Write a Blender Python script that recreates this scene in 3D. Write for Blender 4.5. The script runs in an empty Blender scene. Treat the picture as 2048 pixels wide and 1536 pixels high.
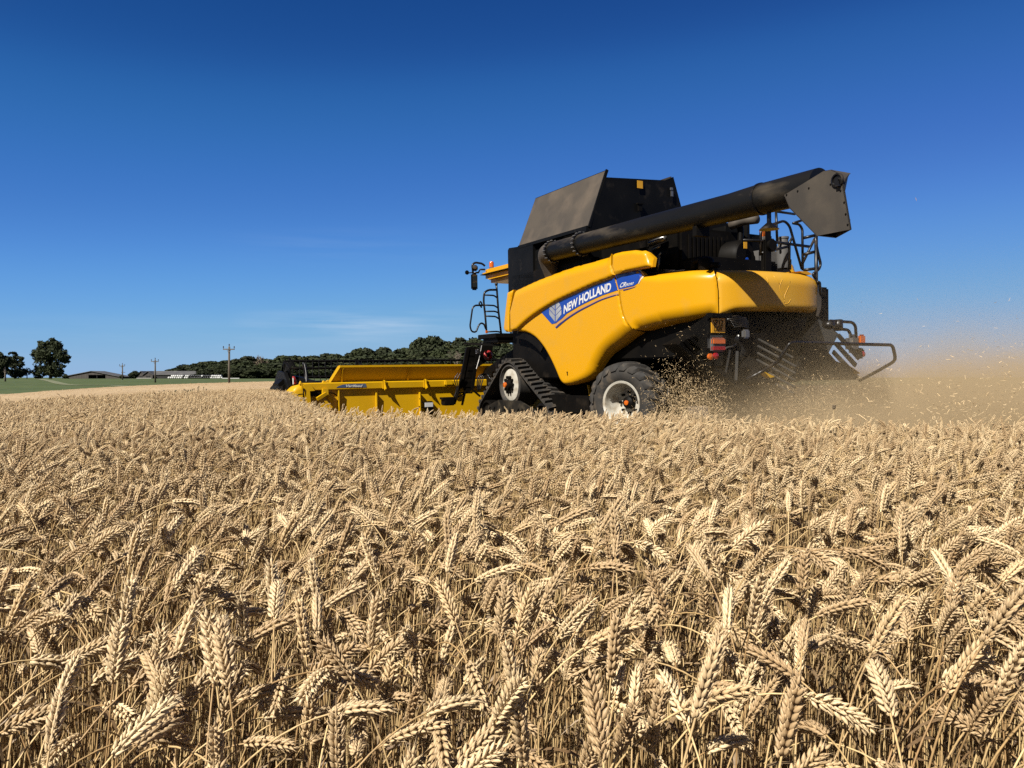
import bpy, bmesh, math, random
import numpy as np
from mathutils import Vector, Matrix, Euler
from mathutils.geometry import delaunay_2d_cdt
from mathutils import noise as mnoise
R = math.radians; DENOISE = False
random.seed(7); rng = np.random.default_rng(11)
sc = bpy.context.scene
col = sc.collection

# ------------------------------------------------------------------ camera
CAMH = 1.1; FPX = 1538.0; PITCH = R(0.48)
cam = bpy.data.cameras.new('camera'); cam_o = bpy.data.objects.new('camera', cam); col.objects.link(cam_o)
cam.sensor_width = 36; cam.lens = FPX / 2048 * 36; cam.clip_start = .02; cam.clip_end = 9000
cam_o.location = (0, 0, CAMH); cam_o.rotation_euler = (math.pi / 2 - PITCH, 0, 0)
cam.dof.use_dof = False
sc.camera = cam_o
# ------------------------------------------------------------------ sun and sky
SUN_EL = R(44); sunh = Vector((-.60, -.80, 0)).normalized()
sun_dir = (sunh * math.cos(SUN_EL) + Vector((0, 0, math.sin(SUN_EL)))).normalized()
sl = bpy.data.lights.new('sun', 'SUN'); sl.energy = 5.0; sl.angle = R(.53); sl.color = (1, .95, .87)
so = bpy.data.objects.new('sun', sl); col.objects.link(so); so.rotation_euler = sun_dir.to_track_quat('Z', 'Y').to_euler()
so.location = (-10, -20, 30)
w = bpy.data.worlds.new('World'); sc.world = w; w.use_nodes = True
nt = w.node_tree; nt.nodes.clear()
N = nt.nodes.new; L = nt.links.new
sky = N('ShaderNodeTexSky'); sky.sky_type = 'NISHITA'; sky.sun_disc = False
sky.sun_elevation = SUN_EL; sky.sun_rotation = math.atan2(sunh.x, sunh.y); sky.altitude = 0
sky.air_density = 1.0; sky.dust_density = .0; sky.ozone_density = 3.0
# per-channel response of the phone's camera to the clear sky
SKS = .075; pre = N('ShaderNodeVectorMath'); pre.operation = 'SCALE'; pre.inputs['Scale'].default_value = SKS; L(sky.outputs[0], pre.inputs[0])
ssep = N('ShaderNodeSeparateXYZ'); L(pre.outputs[0], ssep.inputs[0]); scmb = N('ShaderNodeCombineXYZ')
def fcurve(src, pts):
    f = N('ShaderNodeFloatCurve'); c = f.mapping.curves[0]; L(src, f.inputs['Value'])
    while len(c.points) > 2: c.points.remove(c.points[-1])
    c.points[0].location = pts[0]; c.points[1].location = pts[-1]
    for p in pts[1:-1]: c.points.new(*p)
    f.mapping.update(); return f.outputs[0]
L(fcurve(ssep.outputs[0], [(0, 0), (.087, .0123), (.109, .026), (.162, .058), (.267, .125), (.497, .25), (.70, .33), (1, .5)]), scmb.inputs[0])
rr_ = N('ShaderNodeSeparateXYZ'); tc0 = N('ShaderNodeTexCoord'); L(tc0.outputs['Generated'], rr_.inputs[0])
def mth0(op, a, b=None, clamp=False):
    m = N('ShaderNodeMath'); m.operation = op; m.use_clamp = clamp
    for i, v in enumerate((a, b)):
        if v is None: continue
        if isinstance(v, (int, float)): m.inputs[i].default_value = v
        else: L(v, m.inputs[i])
    return m.outputs[0]
away = mth0('DIVIDE', mth0('ADD', rr_.outputs[0], .40), .9, True)   # 0 toward the sun side, 1 away from it
def fall(src, k): return mth0('MULTIPLY', src, mth0('SUBTRACT', 1.0, mth0('MULTIPLY', away, k)))
gsrc = ssep.outputs[1]
L(fall(fcurve(ssep.outputs[1], [(0, 0), (.15, .076), (.188, .136), (.266, .205), (.397, .347), (.552, .46), (.65, .50), (1, .66)]), .14), scmb.inputs[1])
L(fall(fcurve(ssep.outputs[1], [(0, 0), (.15, .287), (.188, .423), (.266, .584), (.397, .73), (.552, .72), (.65, .72), (1, .85)]), .055), scmb.inputs[2])
tc = N('ShaderNodeTexCoord'); sep = N('ShaderNodeSeparateXYZ'); L(tc.outputs['Generated'], sep.inputs[0])
# the sky round the sun is whiter than the clear blue opposite it
vdot = N('ShaderNodeVectorMath'); vdot.operation = 'DOT_PRODUCT'; L(tc.outputs['Generated'], vdot.inputs[0]); vdot.inputs[1].default_value = tuple(sun_dir)
near_sun = N('ShaderNodeMapRange'); near_sun.inputs['From Min'].default_value = .02; near_sun.inputs['From Max'].default_value = .75; near_sun.inputs['To Max'].default_value = .85; L(vdot.outputs['Value'], near_sun.inputs['Value'])
white = N('ShaderNodeVectorMath'); white.operation = 'SCALE'; white.inputs[0].default_value = (.85, .80, .76); gw = N('ShaderNodeSeparateXYZ'); L(scmb.outputs[0], gw.inputs[0]); L(gw.outputs[1], white.inputs['Scale'])
smix = N('ShaderNodeMix'); smix.data_type = 'RGBA'; L(near_sun.outputs[0], smix.inputs['Factor']); L(scmb.outputs[0], smix.inputs['A']); L(white.outputs[0], smix.inputs['B'])
# thin cirrus low over the wood
mp = N('ShaderNodeMapping'); mp.inputs['Rotation'].default_value = (0, R(-5), 0); mp.inputs['Scale'].default_value = (3.2, 3.2, 46)
L(tc.outputs['Generated'], mp.inputs['Vector'])
nz = N('ShaderNodeTexNoise'); nz.inputs['Scale'].default_value = 1.6; nz.inputs['Detail'].default_value = 7; nz.inputs['Roughness'].default_value = .55
L(mp.outputs[0], nz.inputs['Vector'])
cr = N('ShaderNodeValToRGB'); cr.color_ramp.elements[0].position = .42; cr.color_ramp.elements[1].position = .74
L(nz.outputs['Fac'], cr.inputs[0])
def mth(op, a, b=None, clamp=False):
    m = N('ShaderNodeMath'); m.operation = op; m.use_clamp = clamp
    for i, v in enumerate((a, b)):
        if v is None: continue
        if isinstance(v, (int, float)): m.inputs[i].default_value = v
        else: L(v, m.inputs[i])
    return m.outputs[0]
def bell(src, c, wd):
    return mth('SUBTRACT', 1.0, mth('ABSOLUTE', mth('DIVIDE', mth('SUBTRACT', src, c), wd)), True)
ratio = mth('DIVIDE', sep.outputs['X'], mth('MAXIMUM', sep.outputs['Y'], .05))
elr = mth('DIVIDE', sep.outputs['Z'], mth('MAXIMUM', sep.outputs['Y'], .05))
m1 = mth('MULTIPLY', bell(ratio, -.20, .17), bell(elr, .068, .028))
m2 = mth('MULTIPLY', bell(ratio, -.22, .20), bell(elr, .17, .03))
m3 = mth('MULTIPLY', bell(ratio, -.60, .5), bell(elr, .045, .04))
mask = mth('ADD', mth('ADD', m1, mth('MULTIPLY', m2, .10)), mth('MULTIPLY', m3, .25), True)
cl = mth('MULTIPLY', mask, cr.outputs[0])
mix = N('ShaderNodeMix'); mix.data_type = 'RGBA'; mix.blend_type = 'MIX'
L(mth('MULTIPLY', cl, .85), mix.inputs['Factor'])
L(smix.outputs['Result'], mix.inputs['A'])
mix.inputs['B'].default_value = (.52, .66, .84, 1)
bg = N('ShaderNodeBackground'); bg.inputs['Strength'].default_value = SKS
back = N('ShaderNodeVectorMath'); back.operation = 'SCALE'; back.inputs['Scale'].default_value = .48 / SKS; L(mix.outputs['Result'], back.inputs[0])
out = N('ShaderNodeOutputWorld'); L(back.outputs[0], bg.inputs['Color']); L(bg.outputs[0], out.inputs[0])
sc.view_settings.view_transform = 'Standard'; sc.view_settings.look = 'None'; sc.view_settings.exposure = 1.06; sc.view_settings.gamma = 1
sc.render.engine = 'CYCLES'
sc.cycles.max_bounces = 6; sc.cycles.diffuse_bounces = 3; sc.cycles.transparent_max_bounces = 8; sc.cycles.volume_bounces = 2
sc.cycles.volume_step_rate = 3; sc.cycles.use_adaptive_sampling = True; sc.cycles.adaptive_threshold = .01; sc.cycles.use_denoising = DENOISE

# ------------------------------------------------------------------ helpers
class MB:
    def __init__(s): s.v = []; s.f = []; s.m = []; s.cm = 0
    def mat(s, i): s.cm = i; return s
    def add(s, vs, fs):
        b = len(s.v); s.v.extend([tuple(p) for p in vs]); s.f.extend([tuple(i + b for i in f) for f in fs]); s.m.extend([s.cm] * len(fs)); return s
    def box(s, c, size, rot=None, bev=0):
        x, y, z = [a / 2 for a in size]
        if bev > 0:
            bm = bmesh.new(); bmesh.ops.create_cube(bm, size=1, matrix=Matrix.Diagonal((size[0], size[1], size[2], 1)))
            bmesh.ops.bevel(bm, geom=bm.edges[:], offset=bev, segments=2, affect='EDGES', clamp_overlap=True)
            bm.verts.ensure_lookup_table(); vs = [v.co.copy() for v in bm.verts]; fs = [tuple(v.index for v in f.verts) for f in bm.faces]; bm.free()
        else:
            vs = [Vector((i * x, j * y, k * z)) for i in (-1, 1) for j in (-1, 1) for k in (-1, 1)]
            fs = [(0, 1, 3, 2), (4, 6, 7, 5), (0, 4, 5, 1), (2, 3, 7, 6), (0, 2, 6, 4), (1, 5, 7, 3)]
        M = (rot.to_matrix() if isinstance(rot, Euler) else rot) if rot is not None else None
        c = Vector(c); return s.add([(M @ v if M is not None else v) + c for v in vs], fs)
    def bar(s, a, b, wd, th, up=(0, 0, 1), bev=0):
        a, b = Vector(a), Vector(b); d = b - a; ln = d.length
        X = d.normalized(); Y = Vector(up).cross(X)
        if Y.length < 1e-5: Y = Vector((0, 1, 0)).cross(X)
        Y.normalize(); Z = X.cross(Y); M = Matrix((X, Y, Z)).transposed()
        return s.box((a + b) / 2, (ln, wd, th), M, bev)
    def tube(s, pts, r, n=8, cap=True):
        pts = [Vector(p) for p in pts]; k = len(pts); rs = r if hasattr(r, '__len__') else [r] * k
        vs = []; ref = None
        for i, p in enumerate(pts):
            t = (pts[min(i + 1, k - 1)] - pts[max(i - 1, 0)]).normalized()
            if ref is None:
                ref = t.orthogonal().normalized()
            ref = (ref - t * ref.dot(t)).normalized(); b = t.cross(ref)
            for j in range(n):
                a = 2 * math.pi * j / n; vs.append(p + (ref * math.cos(a) + b * math.sin(a)) * rs[i])
        fs = []
        for i in range(k - 1):
            for j in range(n):
                fs.append((i * n + j, i * n + (j + 1) % n, (i + 1) * n + (j + 1) % n, (i + 1) * n + j))
        if cap: fs.append(tuple(range(n - 1, -1, -1))); fs.append(tuple((k - 1) * n + j for j in range(n)))
        return s.add(vs, fs)
    def lathe(s, prof, axis_o, axis_d, n=32, ref=None):
        # prof: list of (radius, distance along the axis)
        o = Vector(axis_o); d = Vector(axis_d).normalized(); u = d.orthogonal().normalized(); v = d.cross(u); k = len(prof)
        vs = []; fs = []
        for (r, h) in prof:
            for j in range(n):
                a = 2 * math.pi * j / n; vs.append(o + d * h + (u * math.cos(a) + v * math.sin(a)) * r)
        for i in range(k - 1):
            for j in range(n): fs.append((i * n + j, i * n + (j + 1) % n, (i + 1) * n + (j + 1) % n, (i + 1) * n + j))
        return s.add(vs, fs)
    def prism(s, poly, off):
        # poly: planar loop of 3D points, off: extrusion vector
        poly = [Vector(p) for p in poly]; n = len(poly); off = Vector(off)
        vs = poly + [p + off for p in poly]
        fs = [tuple(range(n)), tuple(range(2 * n - 1, n - 1, -1))]
        for i in range(n): fs.append((i, i + n, (i + 1) % n + n, (i + 1) % n)[::-1])
        return s.add(vs, fs)
    def build(s, name, mat=None, parent=None, smooth=False, kind=None, fix=True, angle=None, mods=None):
        me = bpy.data.meshes.new(name); me.from_pydata([tuple(v) for v in s.v], [], s.f)
        mats = mat if isinstance(mat, (list, tuple)) else [mat]
        for m_ in mats:
            if m_ is not None: me.materials.append(m_)
        if len(mats) > 1: me.polygons.foreach_set('material_index', s.m)
        if fix:
            bm = bmesh.new(); bm.from_mesh(me); bmesh.ops.recalc_face_normals(bm, faces=bm.faces[:]); bm.to_mesh(me); bm.free()
        if smooth or angle:
            me.shade_smooth()
            if angle: me.set_sharp_from_angle(angle=R(angle))
        me.update()
        o = bpy.data.objects.new(name, me); col.objects.link(o)
        if parent is not None: o.parent = parent
        if kind: o['kind'] = kind
        return o
def empty(name, loc=(0, 0, 0), rot=(0, 0, 0)):
    o = bpy.data.objects.new(name, None); o.location = loc; o.rotation_euler = rot; col.objects.link(o); o.empty_display_size = .3; return o
def tag(o, label=None, cat=None, group=None, kind=None):
    if label: o['label'] = label
    if cat: o['category'] = cat
    if group: o['group'] = group
    if kind: o['kind'] = kind
    return o
def fillet(pts, r, seg=5):
    pts = [Vector(p) for p in pts]; o = [pts[0]]
    for i in range(1, len(pts) - 1):
        a, b, c = pts[i - 1], pts[i], pts[i + 1]; d1 = a - b; d2 = c - b; rr = min(r, d1.length * .45, d2.length * .45)
        p0 = b + d1.normalized() * rr; p1 = b + d2.normalized() * rr
        for k in range(seg + 1):
            t = k / seg; o.append(p0 * (1 - t) ** 2 + b * 2 * t * (1 - t) + p1 * t * t)
    o.append(pts[-1]); return o
def catmull(pts, k=8):
    pts = [Vector(p) for p in pts]; P = [pts[0] * 2 - pts[1]] + pts + [pts[-1] * 2 - pts[-2]]; o = []
    for i in range(1, len(P) - 2):
        for j in range(k):
            t = j / k; a, b, c, d = P[i - 1], P[i], P[i + 1], P[i + 2]
            o.append(.5 * ((2 * b) + (c - a) * t + (2 * a - 5 * b + 4 * c - d) * t * t + (3 * b - a - 3 * c + d) * t ** 3))
    o.append(pts[-1]); return o

# ------------------------------------------------------------------ materials
def new_mat(name):
    m = bpy.data.materials.new(name); m.use_nodes = True; t = m.node_tree; return m, t, t.nodes['Principled BSDF']
PAINT = .545   # real-world base colours under this exposure
def mat_var(name, c1, c2, scale=3, rough=.6, detail=6, lo=.35, hi=.65, metal=0, coat=0, bump=0, bscale=40, spec=.5, c3=None, s3=12, lo3=.55, hi3=.75, objrand=0, stretch=None):
    c1, c2 = [tuple(v * PAINT for v in c) for c in (c1, c2)]; c3 = tuple(v * PAINT for v in c3) if c3 else None
    m, t, b = new_mat(name); n = t.nodes.new; l = t.links.new
    tcn = n('ShaderNodeTexCoord'); src = tcn.outputs['Object']
    if stretch:
        mpn = n('ShaderNodeMapping'); mpn.inputs['Scale'].default_value = stretch; l(src, mpn.inputs[0]); src = mpn.outputs[0]
    a = n('ShaderNodeTexNoise'); a.inputs['Scale'].default_value = scale; a.inputs['Detail'].default_value = detail; l(src, a.inputs['Vector'])
    r = n('ShaderNodeValToRGB'); r.color_ramp.elements[0].position = lo; r.color_ramp.elements[1].position = hi
    r.color_ramp.elements[0].color = (*c1, 1); r.color_ramp.elements[1].color = (*c2, 1); l(a.outputs['Fac'], r.inputs[0]); colo = r.outputs[0]
    if c3:
        a3 = n('ShaderNodeTexNoise'); a3.inputs['Scale'].default_value = s3; a3.inputs['Detail'].default_value = 8; l(src, a3.inputs['Vector'])
        mr = n('ShaderNodeMapRange'); mr.inputs['From Min'].default_value = lo3; mr.inputs['From Max'].default_value = hi3; l(a3.outputs['Fac'], mr.inputs['Value'])
        mx = n('ShaderNodeMix'); mx.data_type = 'RGBA'; l(mr.outputs[0], mx.inputs['Factor']); l(colo, mx.inputs['A']); mx.inputs['B'].default_value = (*c3, 1); colo = mx.outputs['Result']
    if objrand:
        oi = n('ShaderNodeObjectInfo'); mr = n('ShaderNodeMapRange'); mr.inputs['To Min'].default_value = 1 - objrand; mr.inputs['To Max'].default_value = 1 + objrand
        l(oi.outputs['Random'], mr.inputs['Value']); mx = n('ShaderNodeMix'); mx.data_type = 'RGBA'; mx.blend_type = 'MULTIPLY'; mx.inputs['Factor'].default_value = 1
        cmb = n('ShaderNodeCombineColor'); [l(mr.outputs[0], cmb.inputs[i]) for i in range(3)]
        l(colo, mx.inputs['A']); l(cmb.outputs[0], mx.inputs['B']); colo = mx.outputs['Result']
    l(colo, b.inputs['Base Color']); b.inputs['Roughness'].default_value = rough; b.inputs['Metallic'].default_value = metal
    b.inputs['Coat Weight'].default_value = coat; b.inputs['Coat Roughness'].default_value = .12; b.inputs['Specular IOR Level'].default_value = spec * .8
    if bump:
        a2 = n('ShaderNodeTexNoise'); a2.inputs['Scale'].default_value = bscale; a2.inputs['Detail'].default_value = 5; l(src, a2.inputs['Vector'])
        bp = n('ShaderNodeBump'); bp.inputs['Strength'].default_value = bump; bp.inputs['Distance'].default_value = .02; l(a2.outputs['Fac'], bp.inputs['Height']); l(bp.outputs[0], b.inputs['Normal'])
    return m
M = {}
M['yellow'] = mat_var('yellow_paint', (.80, .385, .002), (.77, .375, .003), 1.2, .36, coat=.10, spec=.28, c3=(.64, .35, .04), s3=3, lo3=.55, hi3=1.0, bump=.02, bscale=2.5)
M['yellow_dusty'] = mat_var('dusty_yellow_paint', (.76, .38, .010), (.72, .39, .035), 2.2, .42, coat=.10, spec=.3, c3=(.70, .40, .09), s3=2, lo3=.45, hi3=.95, bump=.03, bscale=2.5)
M['header_yellow'] = mat_var('header_yellow_paint', (.78, .44, .003), (.74, .415, .005), 2, .42, coat=.08, spec=.3, c3=(.6, .36, .03), s3=6, lo3=.58, hi3=.95, bump=.04, bscale=6)
M['black'] = mat_var('black_paint', (.0040, .0034, .0028), (.008, .0065, .005), 3, .55, c3=(.035, .026, .018), s3=4, lo3=.60, hi3=.9, spec=.10)
M['black_tube'] = mat_var('black_tube_paint', (.006, .006, .007), (.014, .012, .011), 3, .35, spec=.35, c3=(.09, .07, .05), s3=7, lo3=.55, hi3=.8)
M['dusty'] = mat_var('dusty_black_sheet', (.085, .068, .050), (.055, .045, .036), 1.4, .7, c3=(.13, .10, .072), s3=2.2, lo3=.48, hi3=.75, bump=.05, bscale=4)
M['spout'] = mat_var('dusty_spout_sheet', (.062, .050, .038), (.042, .035, .028), 1.6, .7, c3=(.09, .072, .052), s3=3, lo3=.48, hi3=.75, bump=.05, bscale=4)
M['tank_black'] = mat_var('tank_black_sheet', (.004, .004, .004), (.008, .0075, .007), 2, .5, spec=.14, c3=(.03, .025, .02), s3=5, lo3=.6, hi3=.8, bump=.05, bscale=3)
M['auger'] = mat_var('auger_black', (.004, .004, .004), (.014, .012, .010), 1.3, .46, spec=.3, lo=.42, hi=.7, c3=(.10, .08, .055), s3=2.6, lo3=.56, hi3=.74, stretch=(.35, 1, 1))
M['rubber'] = mat_var('tyre_rubber', (.022, .020, .018), (.045, .038, .030), 4, .8, c3=(.12, .09, .06), s3=9, lo3=.52, hi3=.75, bump=.1, bscale=30)
M['white'] = mat_var('white_rim_paint', (.70, .67, .58), (.55, .50, .40), 3, .5, c3=(.36, .29, .20), s3=6, lo3=.50, hi3=.78)
M['blue'] = mat_var('blue_decal', (.008, .055, .36), (.010, .065, .40), 2, .35, coat=.3)
M['navy'] = mat_var('navy_decal_line', (.02, .03, .16), (.025, .035, .18), 2, .35)
M['tan'] = mat_var('peach_decal_line', (.62, .30, .08), (.66, .34, .10), 2, .35)
M['letters'] = mat_var('white_lettering', (.80, .80, .80), (.76, .76, .76), 2, .4)
M['leaf_silver'] = mat_var('silver_emblem', (.42, .43, .46), (.60, .61, .64), 5, .35, metal=.3)
M['plate'] = mat_var('number_plate_yellow', (.85, .42, .02), (.80, .40, .02), 6, .4)
M['amber'] = mat_var('amber_lens', (.75, .16, .01), (.65, .13, .01), 8, .2, coat=.5)
M['red'] = mat_var('red_lens', (.42, .015, .012), (.35, .012, .012), 8, .2, coat=.5)
M['red_paint'] = mat_var('red_paint', (.50, .03, .03), (.42, .03, .03), 8, .4)
M['glass'] = mat_var('dark_glass', (.02, .03, .035), (.03, .04, .045), 2, .05, coat=.5)
M['steel'] = mat_var('worn_steel', (.30, .29, .27), (.42, .40, .37), 8, .38, metal=.8)
M['grey'] = mat_var('grey_plastic', (.10, .10, .10), (.15, .14, .13), 4, .6)
M['tine'] = mat_var('grey_tine_plastic', (.006, .006, .006), (.012, .012, .012), 4, .6)
# ------------------------------------------------------------------ the combine: machine frame X = heading, Y = its left, Z = up
MC = Vector((1.44, 16.8, 0)); MYAW = R(120); MROLL = R(-1.0)
MM = Matrix.Translation(MC) @ Matrix.Rotation(MYAW, 4, 'Z') @ Matrix.Rotation(MROLL, 4, 'X'); MI = MM.inverted()
def ray(px, py):
    f = Vector((0, math.cos(PITCH), -math.sin(PITCH))); u = Vector((0, math.sin(PITCH), math.cos(PITCH)))
    return (f + Vector((1, 0, 0)) * ((px - 1024) / FPX) - u * ((py - 768) / FPX))
def mray(px, py):
    return MI @ Vector((0, 0, CAMH)), MI.to_3x3() @ ray(px, py)
def MY(px, py, Y):
    o, d = mray(px, py); t = (Y - o.y) / d.y; return o + d * t
def MX(px, py, X):
    o, d = mray(px, py); t = (X - o.x) / d.x; return o + d * t
def MZ(px, py, Z):
    o, d = mray(px, py); t = (Z - o.z) / d.z; return o + d * t
comb = empty('combine_harvester', MC, (0, 0, 0)); comb.rotation_euler = MM.to_euler()
tag(comb, 'large yellow and black combine harvester cutting the wheat, with wide header and folded auger', 'combine harvester')

# plan line of the outer panels, front to rear, round the tail
PLAN = [Vector((p[0], p[1], 0)) for p in [(.95, 1.30), (.75, 1.50), (.35, 1.62), (-.6, 1.66), (-2, 1.67), (-3.4, 1.66), (-4.5, 1.62), (-5.1, 1.53), (-5.5, 1.32), (-5.72, .95), (-5.82, .5), (-5.85, 0), (-5.80, -.45), (-5.62, -.80), (-5.30, -.98), (-4.7, -1.02)]]
PL = catmull(PLAN, 10); PLs = [0.0]
for i in range(1, len(PL)): PLs.append(PLs[-1] + (PL[i] - PL[i - 1]).length)
PLa = np.array([[p.x, p.y] for p in PL]); PLsa = np.array(PLs)
def plan_at(s):
    x = np.interp(s, PLsa, PLa[:, 0]); y = np.interp(s, PLsa, PLa[:, 1])
    e = .04; tx = np.interp(s + e, PLsa, PLa[:, 0]) - np.interp(s - e, PLsa, PLa[:, 0]); ty = np.interp(s + e, PLsa, PLa[:, 1]) - np.interp(s - e, PLsa, PLa[:, 1])
    l = np.hypot(tx, ty) + 1e-9; return x, y, ty / l, -tx / l
def hit(px, py, off=0):
    o, d = mray(px, py); best = None
    x, y, nx, ny = plan_at(PLsa); qx = x + nx * off; qy = y + ny * off
    for i in range(len(PLsa) - 1):
        ax, ay, bx, by = qx[i], qy[i], qx[i + 1] - qx[i], qy[i + 1] - qy[i]
        den = d.x * by - d.y * bx
        if abs(den) < 1e-9: continue
        lam = ((ax - o.x) * by - (ay - o.y) * bx) / den; mu = ((ax - o.x) * d.y - (ay - o.y) * d.x) / den
        if -1e-6 <= mu <= 1 + 1e-6 and lam > 0 and (best is None or lam < best[0]): best = (lam, PLsa[i] + mu * (PLsa[i + 1] - PLsa[i]))
    if best is None: return None
    return (best[1], (o + d * best[0]).z)
def resample(poly, rad, step):
    P = []; n = len(poly); rr = []
    for i in range(n):
        a, b = np.array(poly[i]), np.array(poly[(i + 1) % n]); l = np.linalg.norm(b - a); k = max(1, int(math.ceil(l / step)))
        for j in range(k): P.append(a + (b - a) * j / k); rr.append(rad[i] + (rad[(i + 1) % n] - rad[i]) * j / k)
    return np.array(P), np.array(rr)
def rounding(pts, poly, rad):
    drop = np.zeros(len(pts)); md = np.full(len(pts), 9.)
    n = len(poly)
    for i in range(n):
        a, b = poly[i], poly[(i + 1) % n]; ab = b - a; t = np.clip(((pts - a) @ ab) / (ab @ ab + 1e-12), 0, 1)
        dd = np.linalg.norm(pts - (a + t[:, None] * ab), axis=1); md = np.minimum(md, dd); r = rad[i] + (rad[(i + 1) % n] - rad[i]) * t
        if max(rad[i], rad[(i + 1) % n]) > 0:
            q = np.clip(r - dd, 0, r); drop = np.maximum(drop, r - np.sqrt(np.maximum(r * r - q * q, 0)))
    return drop, md
SURF = {}
def panel(name, outline, rad, off=0, mat='yellow', step=.026, flange=.07, mirror=False, extra=None, parent=None, key=None, register=True):
    """outline in (s, z) on the plan line; rad = rounding radius of each outline side."""
    P, rr = resample(outline, rad, step); lo = P.min(0); hi = P.max(0)
    gx, gy = np.meshgrid(np.arange(lo[0] + step / 2, hi[0], step), np.arange(lo[1] + step / 2, hi[1], step)); G = np.stack([gx.ravel(), gy.ravel()], 1)
    _, md = rounding(G, P, np.zeros(len(P))); G = G[md > step * .55]
    allp = np.concatenate([P, G]); res = delaunay_2d_cdt([Vector(p) for p in allp], [], [list(range(len(P)))], 1, 1e-7)
    V = np.array([[v.x, v.y] for v in res[0]]); F = [tuple(f) for f in res[2]]
    drop, md = rounding(V, P, rr); x, y, nx, ny = plan_at(V[:, 0]); o = off - drop
    if extra is not None: o = o + extra(V)
    X = np.stack([x + nx * o, y + ny * o, V[:, 1]], 1)
    mb = MB(); mb.add(X.tolist(), F); nb = len(X)
    d2, _ = rounding(P, P, rr); x, y, nx, ny = plan_at(P[:, 0]); o = off - d2
    if extra is not None: o = o + extra(P)
    A = np.stack([x + nx * o, y + ny * o, P[:, 1]], 1); B = np.stack([x + nx * (o - flange), y + ny * (o - flange), P[:, 1]], 1); n = len(P)
    mb.add(A.tolist() + B.tolist(), [(i, (i + 1) % n, (i + 1) % n + n, i + n) for i in range(n)])
    me = None
    ob = mb.build(name, M[mat], parent or comb, fix=False)
    bm = bmesh.new(); bm.from_mesh(ob.data); bmesh.ops.remove_doubles(bm, verts=bm.verts[:], dist=1e-5); bmesh.ops.recalc_face_normals(bm, faces=bm.faces[:])
    bm.faces.ensure_lookup_table(); bm.to_mesh(ob.data); bm.free(); ob.data.shade_smooth(); ob.data.set_sharp_from_angle(angle=R(50))
    if key: SURF[key] = (P, rr, off, extra)
    if mirror:
        o2 = ob.copy(); o2.data = ob.data.copy(); o2.data.transform(Matrix.Diagonal((1, -1, 1, 1))); o2.data.flip_normals(); o2.parent = parent or comb; col.objects.link(o2)
    return ob
def on_surf(key, pts, lift=.004):
    P, rr, off, extra = SURF[key]; V = np.array(pts, float); drop, _ = rounding(V, P, rr); x, y, nx, ny = plan_at(V[:, 0]); o = off - drop + lift
    if extra is not None: o = o + extra(V)
    return np.stack([x + nx * o, y + ny * o, V[:, 1]], 1)
def decal(name, key, outline, mat, parent, lift=.004, step=.06):
    P, rr = resample(outline, [0] * len(outline), step); lo = P.min(0); hi = P.max(0)
    gx, gy = np.meshgrid(np.arange(lo[0], hi[0], step), np.arange(lo[1], hi[1], step)); G = np.stack([gx.ravel(), gy.ravel()], 1)
    _, md = rounding(G, P, np.zeros(len(P))); G = G[md > step * .4] if len(G) else G
    res = delaunay_2d_cdt([Vector(p) for p in np.concatenate([P, G])], [], [list(range(len(P)))], 1, 1e-7)
    V = np.array([[v.x, v.y] for v in res[0]]); X = on_surf(key, V, lift)
    mb = MB(); mb.add(X.tolist(), [tuple(f) for f in res[2]]); o = mb.build(name, M[mat], parent, fix=True); return o
def H(pts, off=0): return [hit(a, b, off) for a, b in pts]

def sm(pts, k=4): return [(p.x, p.y) for p in catmull([Vector((a, b, 0)) for a, b in pts], k)]
C1 = lambda pts: [(900 + u / 4.2667, 320 + v / 4.2667) for u, v in pts]
C2 = lambda pts: [(1320 + u / 4.2667, 320 + v / 4.2667) for u, v in pts]
C3 = lambda pts: [(900 + u / 4.2667, 600 + v / 4.2667) for u, v in pts]
C4 = lambda pts: [(1320 + u / 4.2667, 600 + v / 4.2667) for u, v in pts]
C5 = lambda pts: [(540 + u / 4.4522, 660 + v / 4.4522) for u, v in pts]

crease = C1([(1392, 990), (1300, 1024), (1200, 1062), (1050, 1130), (900, 1200), (760, 1282), (650, 1362), (562, 1442)]); crease = sm(crease, 3)
# lower main side panel
arch = C3([(562, 268), (650, 283), (730, 333), (800, 420), (860, 530), (900, 620), (930, 690), (962, 724), (990, 728), (1060, 715), (1140, 685), (1190, 640), (1230, 560), (1280, 480), (1330, 430), (1400, 380), (1480, 318), (1562, 270)]); arch0 = arch; arch = sm(arch, 3)
seam1 = C1([(1545, 1448), (1495, 1395), (1465, 1325), (1448, 1250), (1436, 1160), (1432, 1120), (1405, 1030)])
ol = H(arch) + H(seam1) + H([(a, b - 6) for a, b in crease])
rd = [float(np.interp(i, [0, 24, 33, 45, 54], [.07, .08, .16, .24, .22])) for i in range(len(arch))]
rd = rd[:-1] + [.2] + [.018] * len(seam1) + [.0] * len(crease)
sp = panel('side_panel', ol, rd, off=0, mirror=True, key='main')
tag(sp, 'front yellow side panel carrying the blue band')
# front strip panel
strip = C1([(480, 1125), (460, 1300), (450, 1440), (470, 1468), (498, 1466), (500, 1300), (524, 1106)])
ol = H(strip, .05); panel('front_corner_panel', ol, [.08, .08, .06, .03, .015, .015, .05], off=.05, mirror=True)
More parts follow.
